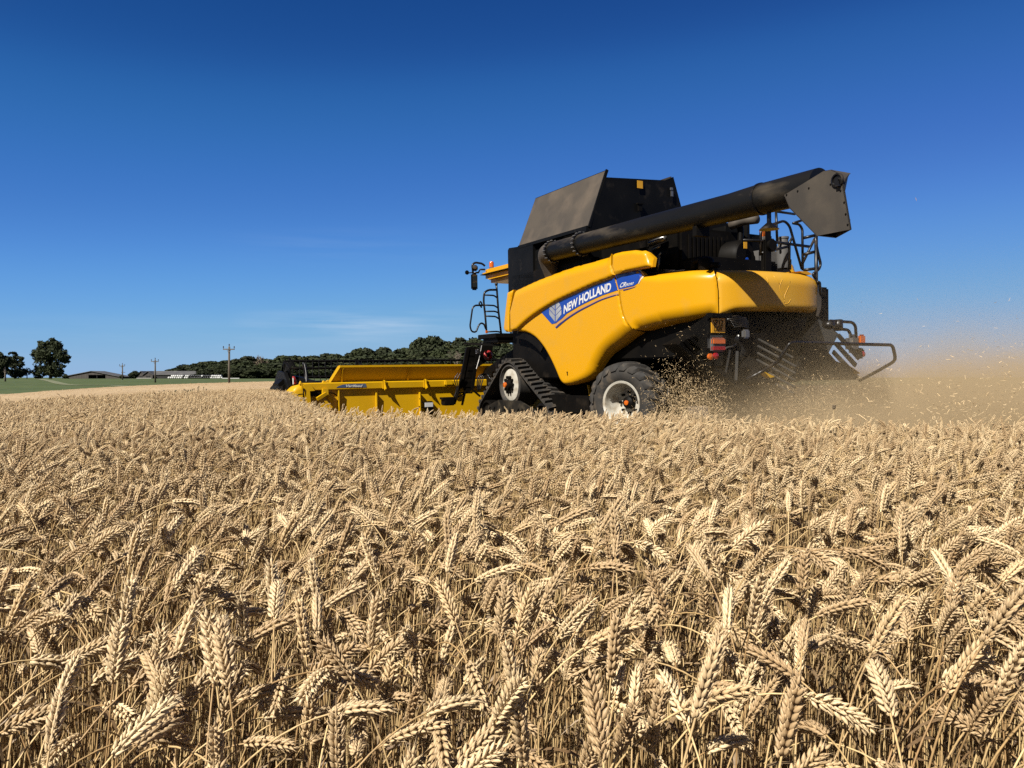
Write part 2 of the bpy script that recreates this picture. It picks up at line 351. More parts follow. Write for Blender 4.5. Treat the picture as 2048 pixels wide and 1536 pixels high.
# raised upper band
topb = sm(C1([(530, 1102), (700, 1022), (850, 962), (1000, 907), (1200, 850), (1366, 800)]), 4)
low = [(a, b + 2) for a, b in crease]
band = topb + C1([(1366, 800), (1366, 900), (1388, 980)])[1:] + low[1:] + C1([(512, 1462), (506, 1300)])
ol = H(band, .075); n = len(ol)
rd = [.20] * (len(topb) - 1) + [.02] * 2 + [.07] * (len(low)) + [.03] * 3
rd = (rd + [.02] * n)[:n]
panel('upper_band_panel', ol, rd, off=.075, mirror=True)
bulb = C1([(1376, 798), (1450, 778), (1560, 766), (1610, 774), (1640, 770), (1668, 786), (1692, 832), (1707, 908), (1600, 930), (1500, 952), (1398, 976), (1376, 905)])
ol = H(bulb, .09); panel('tank_side_cover', ol, [.07] * 6 + [.12, .05, .05, .05, .02, .02], off=.09, mirror=True)
# rear side panel, from the first seam to the rear corner seam
s1r = [(a + 2.5, b) for a, b in seam1]
top3 = C1([(1418, 1010), (1500, 975), (1600, 938), (1632, 960), (1638, 990)]) + C2([(0, 962), (120, 948), (240, 936), (440, 930)])
seam2 = C2([(452, 930), (480, 1010), (494, 1120), (498, 1310)])
bot3 = C4([(430, 146), (200, 180), (0, 210)]) + C3([(1850, 205), (1700, 235), (1600, 262)])
o3 = H(top3) + H(seam2) + H(bot3) + H(s1r)
rd = [.02, .02, .03, .03, .08] + [.16] * 4 + [.012] * 4 + [.22] * 6 + [.018] * len(s1r); rd = (rd + [.02] * 20)[:len(o3)]
p3 = panel('rear_side_panel', o3, rd, mirror=False, key='rear')
# tail hood round the back
s2 = [(a + 2.0, b) for a, b in seam2]
topr = C2([(560, 925), (760, 925), (1000, 935), (1190, 948)])
a0 = H(s2); t0 = H(topr); ztop = t0[-1][1]; zbot = hit(1600, 623)[1]
SE = PLsa[-1]
# how the bottom runs from the seam
botr = C4([(560, 130), (600, 112), (650, 97), (710, 92), (900, 92), (1100, 93)])
b0 = H(botr)
o4 = a0[::-1] + t0 + [(SE - 1.0, ztop - .01), (SE - .55, ztop - .06), (SE, ztop - .10), (SE, zbot + .08), (SE - .6, zbot + .03), (SE - 1.0, zbot)] + b0[::-1]
rd = [.012] * 3 + [.22] * (len(t0) + 3) + [.02] + [.10] * 20; rd = rd[:len(o4)]
p4 = panel('tail_hood', o4, rd, mat='yellow_dusty', key='tail', extra=lambda V: -.0 * V[:, 0])
p3m = None
# right-hand rear side, unseen from the photo's place, closes the body
mb = MB(); mb.box((-3.9, -1.5, 2.3), (2.3, .06, .75), bev=.02); mb.build('right_side_cover', M['yellow'], comb, angle=40)
# embossed leaf on the tail hood
leaf = MB()
for pts in [[(920, 1000), (925, 1050)], [(985, 985), (1020, 1060)], [(1055, 1010), (1022, 1075), (1040, 1150), (1060, 1190)], [(1100, 1075), (1065, 1160), (1062, 1215)], [(1115, 1190), (1095, 1222), (1068, 1228)]]:
    q = H([(1320 + u / 4.2667, 320 + v / 4.2667) for u, v in pts]); q = [(a[0], a[1]) for a in catmull([Vector((*p, 0)) for p in q], 5)]
    leaf.tube(on_surf('tail', q, -.001), .006, 6)
leaf.build('embossed_leaf', M['yellow_dusty'], p4, smooth=True)
# ---- blue band, letters, emblem
blue = C1([(1400, 992), (1300, 1028), (1200, 1068), (1050, 1136), (900, 1206), (765, 1282), (870, 1400), (905, 1392), (960, 1350), (1000, 1310), (1100, 1250), (1200, 1200), (1300, 1155), (1432, 1110)])
bl = decal('blue_band', 'main', H(blue), 'blue', sp, .006)
def stroke(key, pts, wpx, mat, name, parent, lift):
    pts = [(p[0], p[1]) for p in catmull([Vector((a, b, 0)) for a, b in pts], 4)]; n = len(pts); up = []; dn = []
    for i, p in enumerate(pts):
        a = pts[max(0, i - 1)]; b = pts[min(n - 1, i + 1)]; l = math.hypot(b[0] - a[0], b[1] - a[1]); nx, ny = -(b[1] - a[1]) / l, (b[0] - a[0]) / l
        ww = wpx if not callable(wpx) else wpx(i / (n - 1)); up.append((p[0] + nx * ww / 2, p[1] + ny * ww / 2)); dn.append((p[0] - nx * ww / 2, p[1] - ny * ww / 2))
    U = on_surf(key, H(up), lift); D = on_surf(key, H(dn), lift); mb = MB()
    mb.add(U.tolist() + D.tolist(), [(i, i + 1, i + 1 + n, i + n) for i in range(n - 1)]); return mb.build(name, M[mat], parent)
stroke('main', C1([(896, 1418), (950, 1372), (1100, 1278), (1200, 1228), (1300, 1182), (1434, 1136)]), 4.2, 'tan', 'peach_line', sp, .004)
stroke('main', C1([(905, 1432), (1000, 1355), (1100, 1290), (1200, 1238), (1300, 1190), (1436, 1146)]), lambda t: 3.4 - 1.6 * t, 'navy', 'navy_line', sp, .007)
blue2 = C1([(1412, 985), (1500, 958), (1590, 940), (1622, 950), (1632, 985), (1605, 1050), (1570, 1075), (1500, 1090), (1442, 1105), (1425, 1040)])
bl2 = decal('blue_band', 'rear', H(blue2), 'blue', p3, .006)
stroke('rear', C1([(1480, 1112), (1530, 1100), (1580, 1084)]), lambda t: 2.2 - 1.4 * t, 'navy', 'navy_line', p3, .006)
stroke('rear', C1([(1450, 1108), (1520, 1094), (1590, 1076)]), 1.6, 'tan', 'peach_line', p3, .005)
stroke('rear', C1([(1594, 938), (1628, 948), (1640, 985), (1612, 1055)]), 1.4, 'letters', 'white_line', p3, .007)
def text_mesh(txt, bold=.0, shear=0):
    cu = bpy.data.curves.new('t', 'FONT'); cu.body = txt; cu.size = 1; cu.offset = bold; cu.shear = shear; cu.resolution_u = 4
    o = bpy.data.objects.new('t', cu); me = bpy.data.meshes.new_from_object(o)
    V = np.array([v.co[:] for v in me.vertices]); F = [tuple(p.vertices) for p in me.polygons]; bpy.data.objects.remove(o); bpy.data.meshes.remove(me)
    V[:, 0] -= V[:, 0].min(); V[:, 0] /= V[:, 0].max(); y0 = V[:, 1].min(); V[:, 1] -= y0; V[:, 1] /= V[:, 1].max(); return V, F
def text_on(name, txt, base, top, key, mat, parent, lift, bold=.0, shear=0):
    # base, top: pixel lines under and over the letters, left to right
    V, F = text_mesh(txt, bold, shear)
    B = catmull([Vector((a, b, 0)) for a, b in base], 8); T = catmull([Vector((a, b, 0)) for a, b in top], 8)
    def ev(C, t): k = t * (len(C) - 1); i = min(int(k), len(C) - 2); return C[i].lerp(C[i + 1], k - i)
    q = [ev(B, v[0]).lerp(ev(T, v[0]), v[1]) for v in V]; X = on_surf(key, H([(p.x, p.y) for p in q]), lift)
    mb = MB(); mb.add(X.tolist(), F); return mb.build(name, M[mat], parent)
text_on('lettering', 'NEW', C1([(972, 1316), (1030, 1278), (1092, 1246)]), C1([(976, 1240), (1035, 1205), (1092, 1172)]), 'main', 'letters', sp, .009, bold=.035)
text_on('lettering', 'HOLLAND', C1([(1103, 1238), (1240, 1168), (1376, 1118)]), C1([(1106, 1156), (1240, 1092), (1380, 1042)]), 'main', 'letters', sp, .009, bold=.035)
text_on('lettering', 'CR', C1([(1450, 1090), (1475, 1086), (1502, 1080)]), C1([(1462, 1048), (1482, 1044), (1510, 1040)]), 'rear', 'letters', p3, .009, bold=.02, shear=.3)
text_on('lettering', '9090', C1([(1502, 1078), (1535, 1071), (1566, 1064)]), C1([(1508, 1054), (1540, 1048), (1573, 1041)]), 'rear', 'letters', p3, .009, bold=.01, shear=.3)
# emblem: oval of leaf blades
def oval(cx, cy, rx, ry, f):   # blades cut out of the oval by f
    return
ecx, ecy, erx, ery = 902, 1296, 53, 92
def emb(poly): return H(C1(poly))
def blade(side, yb0, yb1, yt0, yt1):
    # a slanted blade between two chevrons, clipped by the oval
    pts = []
    k = 7
    for i in range(k + 1):
        u = .06 + .94 * i / k; pts.append((u, yb0 + (yb1 - yb0) * u))
    for i in range(k, -1, -1):
        u = .06 + .94 * i / k; pts.append((u, yt0 + (yt1 - yt0) * u))
    o = []
    for u, v in pts:
        lim = math.sqrt(max(0, 1 - min(1, abs(v)) ** 2.4)); o.append((ecx + side * min(u, max(lim, .06)) * erx, ecy - max(-1, min(1, v)) * ery))
    return o
eb = MB()
for side in (-1, 1):
    for (a, b, c, d) in [(-.97, -.22, -.42, .22), (-.36, .30, .10, .68), (.17, .78, .99, .80)]:
        q = blade(side, a, b, c, d)
        clean = [q[0]]
        for p in q[1:]:
            if math.hypot(p[0] - clean[-1][0], p[1] - clean[-1][1]) > 1.2: clean.append(p)
        if math.hypot(clean[0][0] - clean[-1][0], clean[0][1] - clean[-1][1]) < 1.2: clean.pop()
        hh = H(C1(clean)); res = delaunay_2d_cdt([Vector(p) for p in hh], [], [list(range(len(hh)))], 1, 1e-7)
        X = on_surf('main', [(v.x, v.y) for v in res[0]], .010); eb.add(X.tolist(), [tuple(f) for f in res[2]])
eb.build('leaf_emblem', M['leaf_silver'], sp)
# small marks near the lower tip of the side panel
mk = MB()
for u, v, w_ in [(1002, 618, 10), (1004, 636, 6)]:
    p = Vector(on_surf('main', H(C3([(u, v)])), .006)[0]); mk.box(p, (w_ * .003, .006, .03))
mk.build('small_sticker', M['black'], sp)

# ---- dark core of the machine
core = MB()
core.box((-1.15, 0, 2.2), (2.9, 2.9, 2.2), bev=.03)      # threshing body behind the side panels
core.box((-3.9, 0, 2.0), (3.0, 2.7, 1.15), bev=.03)
core.box((-1.8, 0, 1.0), (4.6, 1.5, .75), bev=.03)
core.box((-1.9, 1.32, .62), (1.5, .5, .35), bev=.04)     # step and fuel box behind the front tip
body = core.build('body', M['black'], comb, angle=40)
# black box behind the cab and front tank wall
fb = MB(); 
q0 = MY(1018, 497, 1.42); q1 = MY(1068, 487, 1.42); 
fb.prism([(q0.x, 1.45, 2.2), (q0.x, 1.45, q0.z - .04), (q0.x - .05, 1.45, q0.z), (q1.x, 1.45, q1.z - .02), (q1.x, 1.45, 2.2)], (0, -2.9, 0))
fb.build('front_tank_wall', M['tank_black'], comb)
# ---- grain tank extension: sloping dusty flaps left and right, black end sheets
zb = 3.84; zt = 4.90; xf = .0; xr = -2.47
BL = [Vector((xf, 1.42, zb)), Vector((xr, 1.42, zb)), Vector((xr, 1.00, zt)), Vector((xf - .02, 1.00, zt - .02))]
def sheet(pts, th, name, mat, parent=comb, rim=0):
    pts = [Vector(p) for p in pts]; nrm = (pts[1] - pts[0]).cross(pts[2] - pts[1]).normalized(); mb = MB(); mb.prism(pts, nrm * th)
    if rim:
        for i in range(len(pts)): mb.bar(pts[i], pts[(i + 1) % len(pts)], .05, .05)
    return mb.build(name, mat, parent)
sheet([BL[0], BL[1], BL[2], BL[3]], .02, 'tank_flap', M['dusty'], rim=0)
fr = MB(); fr.bar(BL[0], BL[1], .07, .06); fr.bar(BL[1] + Vector((-.01, 0, 0)), BL[2] + Vector((-.01, 0, .02)), .035, .05); fr.bar(BL[2], BL[3], .035, .035); fr.bar(BL[3], BL[0], .03, .03)
fr.box(BL[1] + Vector((.12, .02, -.03)), (.25, .09, .10))
fr.build('flap_frame', M['tank_black'], comb)
BR = [Vector((p.x, -p.y, p.z)) for p in BL]; BR[2].y = -.55; BR[3].y = -.55; BR[1].y = BR[0].y = -.98; BR[2].z = BR[3].z = zt + .08
sheet(BR, .02, 'tank_flap', M['dusty'])
rw = [Vector((xr - .02, 1.43, 3.6)), Vector((xr - .02, 1.41, zb + .0)), Vector((xr - .05, 1.07, zt - .13)), Vector((xr - .05, -.35, zt - .03)), Vector((xr - .05, -.56, zt + .06)), Vector((xr - .02, -.98, zb)), Vector((xr - .02, -.98, 3.6))]
rear_sheet = sheet(rw, .02, 'tank_rear_wall', M['tank_black'])
fwl = [Vector((xf + .02, 1.36, 3.6)), Vector((xf, 1.02, zt - .13)), Vector((xf, -.55, zt)), Vector((xf + .02, -.98, 3.6))]
sheet(fwl, .02, 'tank_front_wall', M['tank_black'])
st = MB(); p = MX(1280, 369, xr - .082); st.box(p, (.006, .13, .14)); st.build('warning_sticker', M['plate'], rear_sheet)
st = MB(); p = MX(1280, 415, xr - .085); st.box(p, (.02, .10, .14), bev=.005); st.box(p + Vector((0, 0, .07)), (.05, .14, .02)); st.build('inspection_hatch', M['black'], rear_sheet)
st = MB(); p = MX(1343, 378, xr - .09); st.box(p, (.03, .07, .06), bev=.01); st.box(p + Vector((0, -.01, -.09)), (.02, .05, .1)); st.build('latch', M['steel'], rear_sheet)
# tank lower body and gear behind it
tb = MB(); tb.box((-1.2, .2, 3.45), (2.5, 2.4, .5), bev=.02); tb.box((-1.25, .1, 3.3), (2.3, 2.5, .9), bev=.02); tb.build('grain_tank', M['tank_black'], comb)
eng = MB()
a = MY(1330, 470, .9); b = MY(1490, 530, .9)
eng.box((-3.55, .1, 2.95), (2.1, 2.2, 1.15), bev=.05)
eng.box((-3.3, .1, 3.55), (1.4, 1.9, .55), bev=.06)
eng.box((-4.5, .3, 2.75), (1.1, 1.7, .5), bev=.04)
for i in range(9): eng.box((-4.62 + .0, 1.0 - i * .09, 3.05), (.02, .05, .7))
eng.build('engine_housing', M['black'], comb, angle=40)

# ---- unloading auger
AY = 1.70
def AU(px, py): return MY(px, py, AY)
a0_ = AU(1106, 503); a1_ = AU(1275, 456); a2_ = AU(1462, 415); a3_ = AU(1524, 398); a4_ = AU(1655, 366)
zs = (a0_.z + a4_.z) / 2
g = MB()
tubep = [Vector((a0_.x, AY, a0_.z)), Vector((a1_.x, AY, (a0_.z * .7 + a4_.z * .3))), Vector((a3_.x, AY, a3_.z)), Vector((a4_.x + .1, AY, a4_.z))]
aug = g.tube([tubep[0], tubep[1], a2_, a3_, tubep[3]], [.175, .182, .19, .20, .205], 40).build('unloading_auger', M['auger'], comb, angle=40)
for px_, py_, rr in [(1106, 503, .205), (1163, 488, .21), (1524, 398, .212)]:
    g = MB(); p = AU(px_, py_); g.lathe([(rr - .03, -.018), (rr, -.018), (rr, .018), (rr - .03, .018)], p, (1, 0, .02), 40); g.build('auger_flange', M['black_tube'], aug, angle=40)
g = MB()
for px_, py_, rr in [(1106, 503, .205), (1163, 488, .21)]:
    p = AU(px_, py_)
    for k in range(18):
        a = 2 * math.pi * k / 18; g.tube([p + Vector((-.03, math.cos(a) * rr, math.sin(a) * rr)), p + Vector((.03, math.cos(a) * rr, math.sin(a) * rr))], .012, 6)
for px_, py_ in C2([(850, 222), (880, 218), (590, 312), (560, 320)]): p = AU(px_, py_); g.box(p, (.09, .06, .03))
g.build('rivets', M['grey'], aug)
g = MB(); e0 = AU(1100, 506)
elb = fillet([tubep[0] + Vector((0, 0, 0)), Vector((e0.x + .30, AY - .10, e0.z + .02)), Vector((e0.x + .34, AY - .50, 2.75))], .34, 10)
g.tube(elb, .185, 28); g.build('auger_elbow', M['dusty'], aug, angle=50)
# spout
sp_pts = C2([(1058, 300), (1105, 412), (1335, 648), (1625, 592), (1560, 215), (1545, 150), (1510, 105), (1460, 82), (1400, 92)])
sw = .22; lft = [MY(a, b, AY + sw) for a, b in sp_pts]; lft = [Vector((p.x, AY + sw, p.z)) for p in lft]
g = MB(); n_ = len(lft); inn = [p + Vector((0, -2 * sw * [1, 1, .8, .05, .06, .2, .5, .8, 1][k_], 0)) for k_, p in enumerate(lft)]
g.prism(lft, (0, -.012, 0)); g.prism(inn, (0, .012, 0))
for i in (4, 5, 6, 7): g.prism([lft[i], lft[i + 1], inn[i + 1], inn[i]], (0.006, 0, -.006))
g.prism([lft[3], lft[4], inn[4], inn[3]], (.012, 0, 0)); g.prism([lft[0], lft[1], inn[1], inn[0]], (-.012, 0, 0)); g.prism([lft[1], lft[2], inn[2], inn[1]], (-.008, 0, 0.008))
spt = g.build('auger_spout', M['spout'], aug, angle=30)
g = MB()
for u, v in [(1080, 298), (1175, 265), (1270, 240), (1455, 208), (1540, 262), (1572, 362), (1585, 462), (1602, 552)]:
    a, b = C2([(u, v)])[0]; p = MY(a, b, AY + sw + .002); g.lathe([(0, .008), (.009, .008), (.012, 0)], p, (0, 1, 0), 8)
g.build('rivets', M['black'], spt)
g = MB(); a, b = C2([(1518, 172)])[0]; p = MY(a, b, AY + sw + .001)
g.lathe([(.08, 0), (.08, .02), (.062, .025), (.058, .006), (.025, .006), (.025, .03), (0, .03)], p, (0, 1, 0), 24); g.box(p + Vector((-.02, .02, -.05)), (.05, .05, .06)); g.build('bearing_housing', M['black_tube'], spt, angle=40)
g = MB(); p = AU(*C2([(930, 455)])[0]); g.box(p + Vector((0, 0, -.04)), (.04, .04, .16)); g.lathe([(.03, .0), (.10, -.06), (.13, -.09), (0, -.09)], p + Vector((0, 0, -.12)), (0, 0, 1), 12); g.build('auger_rest', M['black_tube'], aug)
g = MB()
p = AU(1400, 470); g.box((p.x, AY - .02, a0_.z - .26), (.08, .25, .14))
g.build('auger_bracket', M['black'], comb)
M['vane'] = mat_var('dusty_vane_metal', (.010, .009, .008), (.028, .024, .019), 3, .6, spec=.2, c3=(.08, .065, .045), s3=6, lo3=.5, hi3=.75)
# ---- cab
cab = MB(); cab.box((1.15, -.1, 2.75), (1.4, 1.5, 1.75), bev=.06)
cabo = cab.build('cab', M['glass'], comb, angle=40)
g = MB()
r0 = MY(971, 533, .95); r1 = MY(1022, 533, .95)
g.box((1.5, .0, 3.60), (2.2, 1.95, .22), bev=.09); g.box((1.5, .05, 3.46), (1.8, 1.75, .18), bev=.08)
g.build('cab_roof', M['yellow'], cabo, angle=50)
g = MB(); g.box((1.5, .0, 3.585), (2.212, 1.962, .018), bev=.005); g.build('roof_seam', M['black'], cabo)
def beacon(p, parent, s=1.0):
    p = Vector(p); b = MB(); b.lathe([(0, 0), (.06 * s, 0), (.065 * s, .05 * s), (.05 * s, .06 * s)], p, (0, 0, 1), 16); bo = b.build('beacon_base', M['grey'], parent, angle=40)
    b = MB(); b.lathe([(.058 * s, .055 * s), (.06 * s, .17 * s), (.045 * s, .20 * s), (0, .205 * s)], p, (0, 0, 1), 16); b.build('beacon_lens', M['amber'], bo, angle=40)
pb = MY(983, 524, .72); beacon((pb.x, .72, 3.72), cabo, .95)
# mirror arm and mirror
g = MB(); mA = MX(970, 532, 2.45); mB = MX(947, 532, 2.5); mC = MX(944, 541, 2.5)
g.tube(fillet([mA, MX(964, 527, 2.47), MX(950, 525, 2.5), MX(944, 530, 2.5), MX(946, 545, 2.5)], .05), .025, 8); g.tube([MX(970, 539, 2.45), MX(960, 539, 2.48), MX(957, 545, 2.5), MX(947, 546, 2.5)], .022, 8)
g.tube([MX(946, 545, 2.5), MX(936, 546, 2.5)], .014, 6)
ma = g.build('mirror_arm', M['black_tube'], cabo, smooth=True)
g = MB(); c = MX(948.5, 563.5, 2.5); g.box(c, (.07, .17, .40), bev=.03); c2 = MX(934, 545, 2.5); g.box(c2, (.05, .10, .10), bev=.02); c3 = MX(950, 536, 2.5); g.box(c3, (.12, .12, .14), bev=.03)
g.build('mirror', M['black'], ma, angle=50)
g = MB(); g.box(c + Vector((-.038, 0, .02)), (.004, .13, .3), bev=.01); g.build('mirror_glass', M['glass'], ma)
g = MB(); p = MX(949, 534, 2.42); g.lathe([(0, 0), (.05, 0), (.05, .02), (0, .03)], p, (-1, 0, 0), 14); g.build('work_lamp', M['steel'], ma)
g = MB(); p = MX(990, 553, 2.2); g.box(p, (.12, .14, .13), bev=.03); g.tube([p, p + Vector((0, 0, .12))], .02); g.build('work_lamp', M['black'], cabo, angle=40)
# ---- cab access ladder and its platform
g = MB(); LX = 1.25
def lp(u, v, X=1.55): a, b = C1([(u, v)])[0]; return MX(a, b, X)
g.tube([lp(395, 1062), lp(400, 1110), lp(412, 1280), lp(438, 1492)], .024, 8)
g.lathe([(0, -.04), (.035, -.03), (.035, .03), (0, .04)], lp(395, 1058), (0, 0, 1), 10)
g.tube(fillet([lp(398, 1108), lp(330, 1108), lp(292, 1130), lp(286, 1200), lp(300, 1320), lp(312, 1470)], .12), .024, 8)
for (u0, v0, u1, v1) in [(296, 1152, 402, 1162), (292, 1238, 408, 1248), (302, 1292, 412, 1290), (308, 1332, 416, 1340), (312, 1466, 436, 1458)]:
    g.tube(fillet([lp(u0, v0), lp((u0 * .25 + u1 * .75), v0 * .6 + v1 * .4), lp(u1, v1 + 14)], .1), .018, 6)
g.build('cab_handrail', M['black_tube'], comb, smooth=True)
g = MB(); g.tube(fillet([lp(290, 1240), lp(215, 1240), lp(192, 1262), lp(170, 1420), lp(185, 1465), lp(222, 1470), lp(245, 1410), lp(265, 1390), lp(290, 1400), lp(305, 1440)], .16, 6), .02, 8)
g.tube(fillet([lp(270, 1260), lp(246, 1222), lp(262, 1205), lp(276, 1240)], .05), .018, 6); g.build('ladder_grab_rail', M['black_tube'], comb, smooth=True)
g = MB(); g.box(lp(307, 1467) + Vector((-.03, 0, 0)), (.03, .06, .07), bev=.01); g.build('side_lamp', M['amber'], comb)
pl = MB(); p0 = lp(305, 1500, 1.5); p1 = lp(520, 1500, .9)
pl.box((1.15, 1.3, p0.z - .03), (.85, .62, .10), bev=.01); pl.box((1.1, 1.3, p0.z - .12), (.7, .5, .12), bev=.02)
pl.bar(MX(1000, 690, .9), MX(930, 687, 2.0), .07, .05)
pl.build('cab_platform', M['black'], comb, angle=40)
# swung-down steps, hoses and coupling frame between cab and header
def fp(u, v, X=2.2): a, b = C5([(u, v)])[0]; return MX(a, b, X)
g = MB()
g.prism([fp(1760, 150), fp(1850, 150), fp(1835, 330), fp(1790, 540), fp(1740, 560), fp(1700, 480), fp(1730, 330)], (.06, 0, 0))
g.prism([fp(1880, 110, 1.9), fp(1990, 110, 1.9), fp(1975, 240, 1.9), fp(1900, 300, 1.9), fp(1850, 330, 1.9)], (.05, 0, 0))
g.bar(fp(1760, 160), fp(1690, 520), .06, .08); g.bar(fp(1850, 160), fp(1800, 520), .05, .08)
for k in range(5): g.bar(fp(1752 - k * 12, 200 + k * 65), fp(1850 - k * 12, 205 + k * 65), .03, .22)
g.bar(fp(1690, 500), fp(1640, 660), .05, .05); g.bar(fp(1740, 540), fp(1710, 670), .04, .04); g.bar(fp(1790, 520), fp(1870, 590), .04, .04); g.bar(fp(1650, 560), fp(1800, 560), .03, .03); g.bar(fp(1640, 610), fp(1780, 545), .03, .03)
g.box(fp(1585, 640), (.25, .25, .16), bev=.02); g.box(fp(1580, 608), (.2, .3, .05))
g.build('access_steps', M['black'], comb, angle=40)
g = MB(); g.tube([fp(1890, 115, 1.8), fp(1862, 260, 1.8), fp(1838, 345, 1.8)], .012, 6); g.tube([fp(1765, 160), fp(1765, 165)], .02, 6); g.build('gas_strut', M['steel'], comb)
g = MB(); g.box(fp(1842, 190, 1.85), (.03, .05, .10)); g.build('reflector', M['letters'], comb)
g = MB()
for dx in (0, 14, 28, 45): g.tube(catmull([fp(1850 + dx * .4, 540, 2.0), fp(1845 + dx, 460, 2.0), fp(1870 + dx, 400, 2.0), fp(1930 + dx * .6, 395 + dx * .2, 2.0), fp(1965, 440, 1.9)], 6), .014, 6)
for dx in (0, 22): g.tube(catmull([fp(1700 - dx, 380, 2.1), fp(1665 - dx, 440, 2.1), fp(1670 - dx * .4, 520, 2.1), fp(1640, 600, 2.1)], 6), .012, 6)
g.build('hydraulic_hose', M['black_tube'], comb, smooth=True)
g = MB(); c = fp(1938, 225, 1.8); g.lathe([(.055, 0), (.11, 0), (.115, .03), (.06, .05)], c, (-1, 0, 0), 20); g.build('red_hose_coupler', M['red_paint'], comb, smooth=True)
g = MB(); g.box(fp(1928, 250, 1.78), (.05, .09, .05), bev=.01); g.build('latch', M['grey'], comb)
g = MB(); g.box((2.0, 0, 1.2), (2.0, 1.5, .8), rot=Euler((0, R(18), 0)), bev=.04); g.build('feeder_house', M['black'], comb, angle=40)
# mudguard liner behind the front arch
g = MB(); lin = H(C3([(520, 262), (650, 290), (740, 352), (800, 440), (850, 545), (890, 640), (925, 712), (960, 735), (1010, 738), (1010, 760), (925, 760), (860, 690), (800, 560), (730, 440), (640, 360), (520, 330)]))
ar = H(arch); x, y, nx, ny = plan_at(np.array([a[0] for a in ar]))
outer = [Vector((x[i] - nx[i] * .06, y[i] - ny[i] * .06, ar[i][1])) for i in range(0, 9)]
for i in range(8):
    g.prism([outer[i], outer[i + 1], outer[i + 1] + Vector((.05, -.55, -.04)), outer[i] + Vector((.05, -.55, -.04))], (.03, .0, -.03))
g.prism([outer[i] for i in range(9)] + [outer[i] + Vector((.13, 0, -.13)) for i in range(8, -1, -1)], (0, -.03, 0))
g.build('mudguard', M['grey'] if 0 else M['black'], comb, angle=40)

